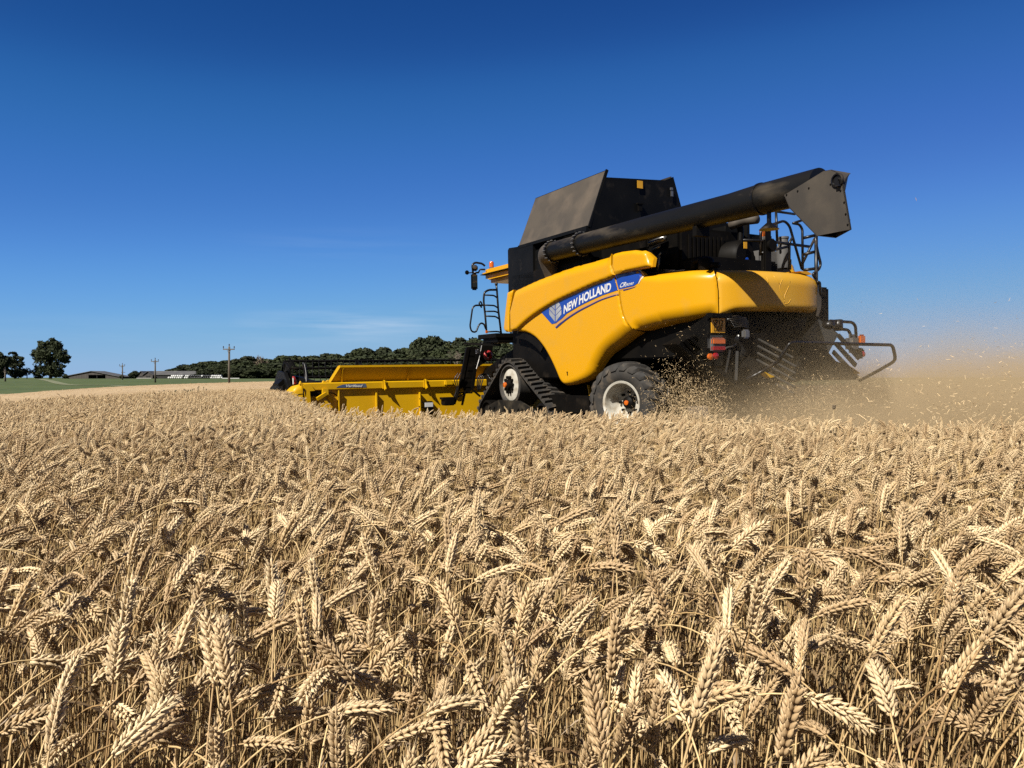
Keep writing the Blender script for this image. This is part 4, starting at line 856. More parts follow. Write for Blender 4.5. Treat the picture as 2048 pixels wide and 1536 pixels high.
# reel
RX = 4.15; RZ = 1.02; RR = .56; ry0 = YL + .05; g = MB(); angs = [R(78 + 60 * k) for k in range(6)]
for a in angs:
    x = RX + RR * math.cos(a); z = RZ + RR * math.sin(a); g.tube([(x, ry0, z), (x, -5.0, z)], .028, 8)
g.tube([(RX, ry0, RZ), (RX, -5.0, RZ)], .09, 12)
for yy in [ry0, ry0 - 1.75, ry0 - 3.5, ry0 - 5.2, ry0 - 7.0, ry0 - 8.8, -4.9]:
    for k, a in enumerate(angs):
        p = Vector((RX + RR * math.cos(a), yy, RZ + RR * math.sin(a))); b = angs[(k + 1) % 6]; q = Vector((RX + RR * math.cos(b), yy, RZ + RR * math.sin(b))); g.bar((RX, yy, RZ), p, .03, .05, up=(0, 1, 0)); g.bar(p, q, .02, .04, up=(0, 1, 0))
reel = g.build('reel', M['black'], hd)
g = MB()
for a in angs:
    x = RX + RR * math.cos(a); z = RZ + RR * math.sin(a); yy = ry0 - .05
    while yy > -1.6: g.box((x - .02, yy, z - .10), (.012, .014, .20)); yy -= .15
g.build('reel_tines', M['tine'], hd)['kind'] = 'stuff'
g = MB(); ya = YL + .12
g.prism([(HX + .5, ya, 1.0), (HX + .9, ya, 1.30), (HX + 1.5, ya, 1.35), (HX + 1.9, ya, 1.05), (HX + 2.3, ya, .95), (HX + 2.3, ya, .80), (HX + 1.5, ya, .95), (HX + .8, ya, .82)], (0, .08, 0))
g.box((HX + 1.3, ya, .55), (1.5, .10, .7), bev=.04); g.bar((HX + .3, YL - .5, 1.0), (HX + 1.2, YL - .1, 1.18), .10, .12)
for k in range(5):
    a = q5(130 + k * 9, 380 - k * 6, HX + 1.3); b = q5(170 + k * 14, 255 + k * 4, HX + 1.5); g.tube([a, b], .014, 6)
g.tube([q5(170, 250, HX + 1.2), q5(245, 370, HX + 1.1)], .03, 6)
g.build('reel_arm', M['tank_black'], hd)
g = MB(); g.prism([q5(u, v, HX + .9) for u, v in [(70, 480), (110, 445), (150, 420), (165, 440), (100, 500), (72, 500)]], (.5, 0, 0)); g.prism([q5(u, v, HX + .8) for u, v in [(110, 500), (150, 470), (150, 560), (115, 585)]], (.3, 0, 0)); g.build('crop_divider', M['black'], hd)
g = MB(); g.tube(catmull([q5(325, 475, HX + .1), q5(322, 380, HX + .2), q5(305, 300, HX + .3), q5(296, 310, HX + .3), q5(312, 400, HX + .3), q5(325, 480, HX + .2)], 6), .022, 8); g.build('hydraulic_hose', M['black_tube'], hd, smooth=True)
g = MB(); g.tube(catmull([q5(200, 425, HX + .4), q5(215, 430, HX + .4), q5(222, 460, HX + .4), q5(228, 480, HX + .4)], 5), .035, 8); g.build('red_hose', M['red_paint'], hd, smooth=True)
g = MB(); g.tube([q5(206, 430, HX + .35), q5(207, 485, HX + .3)], .018, 8); g.build('ram_rod', M['steel'], hd)
# ------------------------------------------------------------------ terrain
def sstep(a, b, x): t = np.clip((x - a) / (b - a + 1e-9), 0, 1); return t * t * (3 - 2 * t)
def az_t(x, y):
    r = x / np.maximum(y, 1e-3); t = np.clip((r + .666) / .38, 0, 1); return np.where(y > 0, t, np.where(x < 0, 0, 1))
def edge_d(t): return 58 + 84 * t ** 1.3
def ground_z(x, y):
    x = np.asarray(x, float); y = np.asarray(y, float); D = np.hypot(x, y); t = az_t(x, y); c = 10.5 + 10 * t; e = edge_d(t)
    dip = -(.95 * (1 - t) + .30 * t); ze = -.62 * (1 - t) - .18 * t
    z = dip * sstep(c, c + 15, D); z = z + (ze - dip) * sstep(c + 17, e, D); z = z + (.72 - ze) * sstep(e, 250, D)
    return z
def polar(name, rfun0, rfun1, nr, na, zoff, mat, a0=0, a1=2 * math.pi, log=True, bump=None, kind='structure'):
    closed = abs(a1 - a0 - 2 * math.pi) < 1e-6; A = np.linspace(a0, a1, na, endpoint=not closed); V = []
    for k in range(nr):
        f = k / (nr - 1)
        for a in A:
            x, y = math.cos(a), math.sin(a); t = float(az_t(x, y)); r0, r1 = rfun0(t), rfun1(t); r = r0 * (r1 / r0) ** f if log else r0 + (r1 - r0) * f
            X, Y = x * r, y * r; V.append((X, Y, float(ground_z(X, Y)) + zoff + (bump(X, Y) if bump else 0)))
    n = len(A); F = []
    for k in range(nr - 1):
        for j in range(n if closed else n - 1): F.append((k * n + j, (k + 1) * n + j, (k + 1) * n + (j + 1) % n, k * n + (j + 1) % n))
    mb = MB(); mb.add(V, F); o = mb.build(name, mat, kind=kind, smooth=True, fix=False); return o
M['soil'] = mat_var('dry_soil_and_chaff', (.04, .027, .015), (.075, .05, .03), 9, .95, c3=(.16, .11, .06), s3=26, lo3=.5, hi3=.7, bump=.6, bscale=20)
gm = polar('ground', lambda t: .25, lambda t: 7000, 90, 240, 0, M['soil']); gm['kind'] = 'structure'
M['grass'] = mat_var('pasture_grass', (.055, .090, .010), (.078, .115, .016), .06, .9, c3=(.13, .135, .045), s3=.5, lo3=.5, hi3=.75, bump=.3, bscale=2)
gf = polar('grass_field', lambda t: edge_d(t), lambda t: 6800, 60, 240, .02, M['grass'])
M['far_crop'] = mat_var('distant_ripe_crop', (.52, .36, .19), (.66, .48, .27), .15, .9, c3=(.36, .25, .13), s3=2.5, lo3=.48, hi3=.8, bump=.4, bscale=8, stretch=(1, .35, 1))
# the ripe crop beyond the near ears, seen as one closed canopy
def cb(x, y): return .03 * mnoise.noise(Vector((x * .9, y * .5, 0))) + .02 * mnoise.noise(Vector((x * 3, y * 2, 3)))
fc = polar('distant_wheat_canopy', lambda t: 24, lambda t: edge_d(t), 110, 300, .66, M['far_crop'], R(84), R(152), log=False, bump=cb, kind='stuff')
tag(fc, 'smooth pale gold ripe wheat canopy far behind the near ears at the left', 'wheat')
# verge side of the far crop
def at_px(px, D, zoff=0):
    x = (px - 1024) / FPX * D; return Vector((x, D, float(ground_z(x, D)) + zoff))
def px_z(py, D): return CAMH + (755.1 - py) * D / FPX
# farm track across the pasture
def track_strip(name, pts, wd):
    P = catmull([Vector((*p, 0)) for p in pts], 8); V = []
    for i, p in enumerate(P):
        t = (P[min(i + 1, len(P) - 1)] - P[max(i - 1, 0)]).normalized(); n_ = Vector((-t.y, t.x, 0))
        for s in (-1, 1): q = p + n_ * s * wd / 2; V.append((q.x, q.y, float(ground_z(q.x, q.y)) + .06))
    mb = MB(); mb.add(V, [(2 * i, 2 * i + 1, 2 * i + 3, 2 * i + 2) for i in range(len(P) - 1)]); return mb.build(name, M['track'], kind='structure')
M['track'] = mat_var('pale_grassy_track', (.17, .19, .09), (.26, .26, .15), .6, .95, c3=(.10, .13, .05), s3=2, lo3=.5, hi3=.7)
track_strip('farm_track', [((a - 1024) / FPX * d, d) for a, d in [(75, 205), (100, 160), (126, 128), (160, 120), (191, 122), (230, 120), (262, 112)]], 1.7)
track_strip('farm_track', [((a - 1024) / FPX * d, d) for a, d in [(-20, 74), (20, 72), (52, 74)]], 1.6)

# ------------------------------------------------------------------ trees
M['leaf'] = mat_var('dark_tree_foliage', (.017, .025, .007), (.042, .054, .014), .35, .75, c3=(.055, .06, .018), s3=1.2, lo3=.5, hi3=.75, objrand=.3, spec=.3)
M['leaf2'] = mat_var('brighter_tree_foliage', (.035, .042, .013), (.058, .066, .020), .35, .75, c3=(.10, .10, .04), s3=1.2, lo3=.5, hi3=.75, objrand=.25, spec=.3)
M['bark'] = mat_var('bark', (.05, .04, .03), (.10, .08, .06), 4, .9)
M['bare'] = mat_var('bleached_branches', (.22, .17, .13), (.30, .25, .19), 4, .9)
def crown_mesh(seed, n, lumps, leaf=.35, squash=.8, holes=.0):
    """leaf clumps through the volume of several lobes; unit-ish tree: height 1, base 0"""
    r = np.random.default_rng(seed); V = []; F = []
    tot = sum(l[3] ** 2 for l in lumps)
    for (cx, cy, cz, rad) in lumps:
        k = int(n * rad ** 2 / tot); d = r.normal(size=(k, 3)); d /= np.linalg.norm(d, axis=1)[:, None]; rr = rad * (r.random(k) ** .28)
        nsub = max(5, int(10 * rad / .3)); sub = r.normal(size=(nsub, 3)); sub /= np.linalg.norm(sub, axis=1)[:, None]
        bump = np.max(np.clip((d @ sub.T - .80) / .2, 0, 1), axis=1); rr = rr * (.84 + .22 * bump)
        for i in range(k):
            p = np.array([cx, cy, cz]) + d[i] * rr[i] * np.array([1, 1, squash])
            if holes and mnoise.noise(Vector(p * 7)) > .35 - holes: continue
            s = leaf * (.6 + .8 * r.random()); nrm = d[i] * .8 + r.normal(size=3) * .5; nrm /= np.linalg.norm(nrm); u = np.cross(nrm, [.3, .2, 1.]); u /= np.linalg.norm(u); v = np.cross(nrm, u); b = len(V)
            c_, s_ = math.cos(r.random() * 6.3), math.sin(r.random() * 6.3)
            for (a, c) in ((-1, -.5), (0, -.9), (1, -.4), (.7, .6), (-.2, 1), (-.9, .4)):
                V.append(tuple(p + (u * (a * c_ - c * s_) + v * (a * s_ + c * c_)) * s * .5 + nrm * (r.random() - .5) * s * .35))
            F.append((b, b + 1, b + 2, b + 3)); F.append((b, b + 3, b + 4, b + 5))
    me = bpy.data.meshes.new('crown'); me.from_pydata(V, [], F); me.update(); return me
def trunk_mesh(seed, h=.45, r0=.03, limbs=5, spread=.22):
    r = random.Random(seed); g = MB(); g.tube([(0, 0, -.02), (.005, .0, h * .4), (-.005, .01, h), (.0, .0, h * 1.3)], [r0 * 1.25, r0, r0 * .7, r0 * .3], 8)
    for k in range(limbs):
        a = 2 * math.pi * (k + r.random() * .6) / limbs; z0 = h * (.45 + .5 * r.random()); e = spread * (.7 + .6 * r.random())
        g.tube([(0, 0, z0), (math.cos(a) * e * .5, math.sin(a) * e * .5, z0 + .12), (math.cos(a) * e, math.sin(a) * e, z0 + .26)], [r0 * .5, r0 * .32, r0 * .12], 5)
    me = bpy.data.meshes.new('trunk'); me.from_pydata([tuple(v) for v in g.v], [], g.f); me.update(); me.shade_smooth(); me.materials.append(M['bark']); return me
def make_lumps(seed, w=.36, kind=0):
    r = random.Random(seed); L_ = [(0, 0, .55, w * .95), (0, 0, .28, w * .85)]
    for k in range(7): a = r.random() * 6.3; q = w * (.35 + .5 * r.random()); L_.append((math.cos(a) * q, math.sin(a) * q, .30 + .45 * r.random(), w * (.42 + .25 * r.random())))
    L_.append((r.uniform(-.1, .1), 0, .80, w * .5)); return L_
crowns = [crown_mesh(20 + i, 5200, make_lumps(40 + i), .055, .85) for i in range(6)]; trunks = [trunk_mesh(60 + i) for i in range(3)]
for c in crowns: c.materials.append(M['leaf'])
crowns2 = [c.copy() for c in crowns[:3]]
for c in crowns2: c.materials.clear(); c.materials.append(M['leaf2'])
def tree(name, loc, w, h, rot, cm, tm, label, group, cat='tree'):
    r = empty(name, loc, (0, 0, rot)); tag(r, label, cat, group)
    for nm, me in (('trunk', tm), ('crown', cm)):
        if me is None: continue
        o = bpy.data.objects.new(nm, me); col.objects.link(o); o.parent = r; o.scale = (w, w, h)
    return r
# skyline of the wood: (pixel x, pixel y of the tops)
SKY_ = [(322, 744), (345, 733), (365, 730), (390, 722), (410, 718), (430, 720), (455, 714), (470, 717), (495, 712), (512, 708), (530, 716), (548, 712), (562, 708), (580, 706), (600, 709), (620, 710), (640, 704), (655, 702), (675, 705), (692, 703), (706, 698), (722, 692), (737, 693), (752, 699), (768, 691), (792, 691), (812, 693), (832, 682), (848, 672), (866, 668), (880, 675), (896, 675), (910, 671), (930, 672), (945, 670), (965, 673), (985, 674), (1005, 678), (1030, 680), (1060, 690), (1085, 700)]
sx = [a for a, b in SKY_]; sy = [b for a, b in SKY_]; rt = random.Random(5); cnt = 0
wood_label = {0: 'dark green tree in the dense wood along the ridge behind the header', 1: 'lighter olive green tree in the dense wood along the ridge', 2: 'low dark tree at the foot of the wood beside the pasture'}
for row, (D, step, frac) in enumerate([(300, 19, 1.0), (284, 23, .80), (268, 22, .52)]):
    px = 326 if row == 0 else 398 + row * 7
    while px < 1090:
        top = np.interp(px, sx, sy); hpx = (757 - top) * frac * rt.uniform(.93, 1.04) + (2 if row == 2 else 0); h = hpx * D / FPX * 1.03; h = max(h, 3.0)
        wd = step * D / FPX * rt.uniform(3.1, 3.7) / .72; wd = min(wd, h * 2.6)
        kind = 2 if row == 2 else (1 if rt.random() < .22 else 0); p = at_px(px, D + rt.uniform(-4, 4), -.3)
        cmesh = rt.choice(crowns2) if kind == 1 else rt.choice(crowns)
        tree('wood_tree', p, wd, h, rt.random() * 6.3, cmesh, rt.choice(trunks), wood_label[kind], ['dark trees of the wood', 'olive trees of the wood', 'low trees at the foot of the wood'][kind]); cnt += 1
        px += step * rt.uniform(.75, 1.2)
# tallest domed crown and pale half-bare trees
big = crown_mesh(90, 6000, [(0, 0, .62, .34), (.1, .05, .45, .3), (-.14, 0, .42, .28), (0, 0, .2, .3), (.02, 0, .82, .2)], .05, .8); big.materials.append(M['leaf'])
tree('wood_tree', at_px(866, 292, -.3), 19, (757 - 667) * 292 / FPX, 1.2, big, trunks[0], 'tallest domed dark tree standing above the rest of the wood', None)
def bare_mesh(seed):
    r = random.Random(seed); g = MB()
    def br(p, d, l, rad, lev):
        q = p + d * l; g.tube([p, p + d * l * .5 + Vector((r.uniform(-1, 1), r.uniform(-1, 1), 0)) * l * .06, q], [rad, rad * .8, rad * .5], 5)
        if lev:
            for k in range(4): br(p + d * l * r.uniform(.45, 1), (d + Vector((r.uniform(-1, 1), r.uniform(-1, 1), r.uniform(-.1, .5))) * .75).normalized(), l * .6, rad * .5, lev - 1)
    br(Vector((0, 0, 0)), Vector((0, 0, 1)), 4.6, .22, 4); me = bpy.data.meshes.new('branches'); me.from_pydata([tuple(v) for v in g.v], [], g.f); me.update(); me.materials.append(M['bare']); return me
pale = crown_mesh(95, 900, make_lumps(95), .05, .85); pale.materials.append(mat_var('pale_dying_foliage', (.16, .12, .07), (.22, .17, .11), 1, .8))
for px, D, s, lab in [(520, 282, 1.0, 'pale half bare tree among dark trees behind the nearest power pole'), (912, 262, 1.15, 'bleached bare tree in front of the wood beside the cab ladder')]:
    r = empty('bare_tree', at_px(px, D, -.2)); tag(r, lab, 'tree')
    o = bpy.data.objects.new('branches', bare_mesh(px)); col.objects.link(o); o.parent = r; o.scale = (s,) * 3
    if px == 520: o = bpy.data.objects.new('crown', pale); col.objects.link(o); o.parent = r; o.scale = (8, 8, 9.2)
# the parkland trees at the left
t1 = crown_mesh(101, 15000, [(0, 0, .68, .31), (-.25, 0, .60, .24), (.27, 0, .60, .23), (.0, .1, .86, .22), (-.16, 0, .83, .18), (.17, 0, .84, .17), (.38, 0, .44, .11), (.34, 0, .53, .14), (-.34, 0, .68, .14), (-.1, 0, .38, .30), (-.22, 0, .22, .22), (.08, 0, .26, .27), (.2, 0, .16, .16), (-.3, 0, .12, .16), (.33, 0, .34, .08), (.45, 0, .56, .07), (-.42, 0, .62, .06), (.05, 0, 1.0, .07), (-.25, 0, .93, .07)],   .034, .82, holes=.17); t1.materials.append(M['leaf'])
tree('parkland_tree', at_px(101, 240, -.2), 12.2, 12.4, 0, t1, trunk_mesh(70, .4, .035, 6), 'large broad round topped tree standing left of the open barn', None)
t2 = crown_mesh(102, 8000, [(-.05, 0, .82, .16), (.0, 0, .62, .24), (.16, 0, .50, .2), (-.14, 0, .50, .2), (.0, 0, .25, .3), (.18, 0, .2, .2), (.2, 0, .68, .12), (-.18, 0, .7, .1)], .036, .75, holes=.25); t2.materials.append(M['leaf'])
tree('parkland_tree', at_px(30, 236, -.2), 8.8, 9.3, 0, t2, trunk_mesh(71, .5, .03, 6), 'loose crowned tree with gaps between the frame edge tree and the large round tree', None)
tree('parkland_tree', at_px(0, 230, -.2), 7.0, 8.8, 2.2, crowns[1], trunks[1], 'dark tree cut by the left edge of the photo', None)
t3 = crown_mesh(103, 2200, [(0, 0, .6, .32), (.25, 0, .45, .25), (-.25, 0, .4, .25)], .05, .7, holes=.3); t3.materials.append(M['leaf2'])
tree('parkland_tree', at_px(54, 240, -.2), 4.4, 4.6, 0, t3, trunks[2], 'small pale tree between the loose tree and the large round tree', None)
for px, D, w_, h_, lab in [(268, 262, 4.2, 2.4, 'low dark bush between the two barns'), (131, 262, 2.2, 1.5, 'small round bush at the left end of the open barn'), (243, 262, 1.8, 1.2, 'small bush at the right end of the open barn')]:
    tree('bush', at_px(px, D, -.1), w_ * 1.2, h_ * 1.25, px, crowns[3], None, lab, None, 'bush')

# ------------------------------------------------------------------ barns
M['barn_wood'] = mat_var('weathered_barn_boards', (.055, .048, .042), (.10, .088, .078), .8, .85, stretch=(6, 6, .4))
M['barn_roof'] = mat_var('grey_sheet_roof', (.085, .085, .088), (.13, .128, .125), .5, .7, c3=(.2, .19, .18), s3=1.1, lo3=.6, hi3=.7)
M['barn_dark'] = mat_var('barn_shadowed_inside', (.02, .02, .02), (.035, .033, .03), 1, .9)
M['concrete'] = mat_var('pale_concrete', (.35, .34, .31), (.42, .41, .38), 1, .9)
D = 262; g0 = at_px(185, D); k = D / FPX
b1 = empty('open_barn', at_px(183, D, -.2)); tag(b1, 'wide low brown barn with a gabled roof and a dark open doorway', 'barn')
hw = 58 * k; ev = 4.5 * k; rg = 15.5 * k; dp = 8
def gable(mb, x0, x1, y0, y1, ev, rg, dl=None, dr=None, dh=0):
    xm = (x0 + x1) / 2
    front = [(x0, 0), (x0, ev), (xm, rg), (x1, ev), (x1, 0)]
    if dl is not None:
        zl = ev + (rg - ev) * (1 - abs(dl - xm) / (xm - x0)); dh = min(dh, zl)
        mb.prism([(x0, y0, 0), (x0, y0, ev), (dl, y0, ev + (rg - ev) * (dl - x0) / (xm - x0)), (dl, y0, 0)], (0, .15, 0))
        mb.prism([(dr, y0, 0), (dr, y0, ev + (rg - ev) * (x1 - dr) / (x1 - xm)), (x1, y0, ev), (x1, y0, 0)], (0, .15, 0))
        mb.prism([(dl, y0, dh), (dl, y0, ev + (rg - ev) * (dl - x0) / (xm - x0)), (xm, y0, rg), (dr, y0, ev + (rg - ev) * (x1 - dr) / (x1 - xm)), (dr, y0, dh)], (0, .15, 0))
    else: mb.prism([(a, y0, c) for a, c in front], (0, .15, 0))
    mb.prism([(a, y1, c) for a, c in front], (0, -.15, 0)); mb.prism([(x0, y0 + .15, 0), (x0, y0 + .15, ev), (x0, y1 - .15, ev), (x0, y1 - .15, 0)], (.15, 0, 0)); mb.prism([(x1, y0 + .15, 0), (x1, y0 + .15, ev), (x1, y1 - .15, ev), (x1, y1 - .15, 0)], (-.15, 0, 0))
def roof(mb, x0, x1, y0, y1, ev, rg):
    xm = (x0 + x1) / 2; o = .35
    mb.prism([(x0 - o, y0 - o, ev - .05), (xm, y0 - o, rg + .05), (xm, y0 - o, rg + .22), (x0 - o, y0 - o, ev + .12)], (0, y1 - y0 + 2 * o, 0)); mb.prism([(x1 + o, y0 - o, ev - .05), (x1 + o, y0 - o, ev + .12), (xm, y0 - o, rg + .22), (xm, y0 - o, rg + .05)], (0, y1 - y0 + 2 * o, 0))
g = MB(); gable(g, -hw, hw, 0, dp, ev, rg, -6 * k, 28 * k, 8.8 * k); g.build('wall', M['barn_wood'], b1)
g = MB(); roof(g, -hw, hw, 0, dp, ev, rg); g.build('roof', M['barn_roof'], b1)
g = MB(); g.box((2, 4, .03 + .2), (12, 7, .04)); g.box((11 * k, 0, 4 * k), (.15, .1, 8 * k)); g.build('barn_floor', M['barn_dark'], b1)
b2 = empty('long_barn', at_px(337, 268, -.2)); tag(b2, 'long dark barn with a grey sheet roof behind the silage bales', 'barn'); k = 268 / FPX
x0, x1 = -58 * k, 56 * k; g = MB(); ev2 = 9 * k; rg2 = 15.5 * k; zf = 6
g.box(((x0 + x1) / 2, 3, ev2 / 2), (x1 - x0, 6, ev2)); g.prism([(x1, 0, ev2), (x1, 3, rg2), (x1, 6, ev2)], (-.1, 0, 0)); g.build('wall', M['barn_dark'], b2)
g = MB(); g.prism([(x0 + 2.2, -.3, ev2 - .1), (x0 + 2.2, 3, rg2), (x0 + 2.2, 3, rg2 + .2), (x0 + 2.2, -.3, ev2 + .1)], (x1 - x0 - 2.0, 0, 0)); g.prism([(x0 + 2.2, 6.3, ev2 - .1), (x0 + 2.2, 3, rg2), (x0 + 2.2, 3, rg2 + .2), (x0 + 2.2, 6.3, ev2 + .1)], (x1 - x0 - 2.0, 0, 0)); g.build('roof', M['barn_roof'], b2)
for i, gx in enumerate((x0 + 1.0, x0 + 3.6)):
    wdd = 1.3 if i == 0 else 1.6; g = MB(); gable(g, gx - wdd, gx + wdd, -1.0 - i * .3, 4, ev2 * .85, rg2 * .98); gg = g.build('gable_end', M['barn_wood'], b2)
    g = MB(); roof(g, gx - wdd, gx + wdd, -1.0 - i * .3, 4, ev2 * .85, rg2 * .98); g.build('gable_roof', M['barn_roof'], b2)
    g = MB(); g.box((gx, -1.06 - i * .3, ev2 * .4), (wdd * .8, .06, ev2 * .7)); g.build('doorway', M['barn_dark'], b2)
g = MB(); g.box((x0 + 2.3, -1.6, .25), (5.2, .2, .5)); g.build('plinth', M['concrete'], b2)
# silage bales
M['bale_white'] = mat_var('white_bale_wrap', (.75, .75, .73), (.66, .66, .64), 2, .35, objrand=.1); M['bale_black'] = mat_var('black_bale_wrap', (.01, .01, .012), (.02, .02, .022), 2, .3)
def bale_mesh(mat):
    g = MB(); g.lathe([(0, -.6), (.5, -.6), (.6, -.5), (.62, 0), (.6, .5), (.5, .6), (0, .6)], (0, 0, 0), (0, 1, 0), 14); me = bpy.data.meshes.new('silage_bale'); me.from_pydata([tuple(v) for v in g.v], [], g.f); me.update(); me.materials.append(mat); me.shade_smooth(); return me
bw, bb_ = bale_mesh(M['bale_white']), bale_mesh(M['bale_black']); rows = [('WWWWWWWBWWKBBBBBKBBBKWWWWWW', 0), (' WWWWWWBWWBBBBBBWKBBBWWWWW', 1), ('', 2)]
Db = 255; kb = Db / FPX; rb = random.Random(3)
for (seq, lev) in rows:
    for i, ch in enumerate(seq):
        if ch in ' ': continue
        white = ch == 'W'; px = 338.5 + i * 4.05 + lev * 2.0; p = at_px(px, Db); x = p.x; o = bpy.data.objects.new('silage_bale', bw if white else bb_); col.objects.link(o)
        o.scale = (.53,) * 3; o.location = (x, Db + rb.uniform(-.1, .1), p.z + .33 + lev * .58); o.rotation_euler = (0, rb.random() * 6, rb.uniform(-.1, .1))
        o.scale = (.54, .8, .54)
        tag(o, ('white' if white else 'black') + ' wrapped silage bale in the ' + ('bottom' if lev == 0 else 'top') + ' row of the stack before the long barn', 'silage bale', ('white' if white else 'black') + ' bales in the ' + ('bottom' if lev == 0 else 'top') + ' row')
g = MB(); p = at_px(462, 250); g.box(p + Vector((0, 0, .12)), (5.6, .5, .28), bev=.05); o = g.build('plastic_sheet', M['bale_white']); tag(o, 'low strip of white plastic sheet lying right of the silage bales', 'plastic sheet')

# ------------------------------------------------------------------ power poles
M['pole'] = mat_var('creosoted_pole', (.11, .09, .065), (.17, .145, .11), 1.5, .85, stretch=(1, 1, .2)); M['porcelain'] = mat_var('brown_insulator', (.04, .03, .03), (.07, .05, .05), 4, .3)
def pole(px, D, top, arm, label, extra=False, tilt=0):
    b = at_px(px, D, -.3); ht = px_z(top, D) - b.z; r = empty('power_pole', b); r.rotation_euler = (0, tilt, 0); tag(r, label, 'power pole', None)
    g = MB(); g.tube([(0, 0, 0), (0, 0, ht)], [.17, .12], 10); g.build('pole', M['pole'], r, smooth=True)
    g = MB(); g.box((0, -.14, ht - .38), (arm, .10, .14)); g.bar((-.3, -.14, ht - .4), (0, -.12, ht - .9), .04, .04); g.bar((.3, -.14, ht - .4), (0, -.12, ht - .9), .04, .04)
    if extra: g.box((.25, -.14, ht - 1.9), (.9, .1, .12))
    g.build('crossarm', M['pole'], r)
    for s in (-1, 0, 1):
        g = MB(); z = ht - .31 if s else ht; g.lathe([(.03, 0), (.03, .12), (.09, .15), (.07, .22), (.08, .28), (.03, .36), (0, .36)], (s * arm * .47, -.14 if s else 0, z), (0, 0, 1), 8); g.build('insulator', M['porcelain'], r)
pole(458, 104, 693, 1.55, 'nearest and tallest wooden power pole, rising from the crop before the wood', tilt=R(.4))
pole(310.5, 150, 719, 1.45, 'middle wooden power pole in front of the long barn'); pole(245, 185, 729, 1.3, 'wooden power pole with a second lower arm beside the open barn', True); pole(10.5, 150, 738, .25, 'short bare pole at the left edge before the parkland trees')
g = MB(); p = at_px(125, 240); g.tube([p, p + Vector((0, 0, 2.2))], .04, 6); o = g.build('fence_post', M['pole']); tag(o, 'thin pale post between the large round tree and the open barn', 'post')

# ------------------------------------------------------------------ wheat
def wheat_mat(name, c1, c2, c3, rough=.55, trans=.0):
    m, t, b = new_mat(name); n = t.nodes.new; l = t.links.new
    oi = n('ShaderNodeObjectInfo'); r = n('ShaderNodeValToRGB'); e = r.color_ramp.elements; e[0].color = (*c1, 1); e[1].color = (*c2, 1); x = e.new(.86); x.color = (*c3, 1); e[2].position = .80 if False else e[2].position
    l(oi.outputs['Random'], r.inputs[0]); tcn = n('ShaderNodeTexCoord'); a = n('ShaderNodeTexNoise'); a.inputs['Scale'].default_value = 130; a.inputs['Detail'].default_value = 3; l(tcn.outputs['Object'], a.inputs['Vector'])
    mr = n('ShaderNodeMapRange'); mr.inputs['From Min'].default_value = .3; mr.inputs['From Max'].default_value = .7; mr.inputs['To Min'].default_value = .78; mr.inputs['To Max'].default_value = 1.15; l(a.outputs['Fac'], mr.inputs['Value'])
    mx = n('ShaderNodeVectorMath'); mx.operation = 'SCALE'; l(r.outputs[0], mx.inputs[0]); l(mr.outputs[0], mx.inputs['Scale']); l(mx.outputs[0], b.inputs['Base Color'])
    b.inputs['Roughness'].default_value = rough; b.inputs['Specular IOR Level'].default_value = .35
    return m
M['ear'] = wheat_mat('ripe_ear', (0.5478, 0.4191, 0.2448), (0.4814, 0.3486, 0.1867), (0.3154, 0.2117, 0.1079))
M['straw'] = wheat_mat('dry_straw', (0.512, 0.372, 0.18), (0.432, 0.3, 0.132), (0.24, 0.144, 0.06))
M['dryleaf'] = wheat_mat('withered_leaf', (0.104, 0.06, 0.0264), (0.064, 0.036, 0.016), (0.208, 0.144, 0.076))
def spine(r, bend, stem, ear, lean, hook=.0):
    """points every ~1 cm; bend is the total turn over neck and ear (radians)"""
    P = [np.zeros(3)]; Tn = []; total = stem + ear; neck = min(.16 + .10 * bend, .32) ; ds = .01; s = 0; th = lean; wob = r.uniform(-1, 1) * .03; ph = r.uniform(0, 6)
    k0 = stem - neck; Ls = [0]
    while s < total - 1e-6:
        u = 0 if s < k0 else (s - k0) / (total - k0); a = lean + bend * (u ** 1.35) + hook * max(0, u - .7); T = np.array([math.sin(a), wob * math.sin(s * 7 + ph), math.cos(a)]); T /= np.linalg.norm(T); P.append(P[-1] + T * ds); Tn.append(T); s += ds; Ls.append(s)
    Tn.append(Tn[-1]); return np.array(P), np.array(Tn), np.array(Ls)
def sp_at(S, s):
    P, T, L_ = S; i = int(np.clip(s / .01, 0, len(P) - 2)); f = s / .01 - i; return P[i] + (P[i + 1] - P[i]) * f, T[i]
def floret(V, F, p, d, side, l, w, rings, n, awn=0):
    d = d / np.linalg.norm(d); u = side - d * side.dot(d); u /= (np.linalg.norm(u) + 1e-9); v = np.cross(d, u); b = len(V)
    V.append(tuple(p)); 
    for (t, q) in rings:
        for j in range(n):
            a = 2 * math.pi * j / n; V.append(tuple(p + d * l * t + u * math.cos(a) * w * q * .82 + v * math.sin(a) * w * q))
    V.append(tuple(p + d * l * 1.0)); k = len(rings); e = b + 1 + k * n
    for j in range(n): F.append((b, b + 1 + (j + 1) % n, b + 1 + j)); F.append((e, e - n + j, e - n + (j + 1) % n))
    for i in range(k - 1):
        for j in range(n): o = b + 1 + i * n; F.append((o + j, o + (j + 1) % n, o + n + (j + 1) % n, o + n + j))
    if awn:
        tip = p + d * l * .96; aa = tip + (d + np.array([0, 0, .0])) * awn; b = len(V); V += [tuple(tip + u * .0005), tuple(tip - u * .0004 + v * .0004), tuple(tip - u * .0004 - v * .0004), tuple(aa)]; F += [(b, b + 1, b + 3), (b + 1, b + 2, b + 3), (b + 2, b, b + 3)]
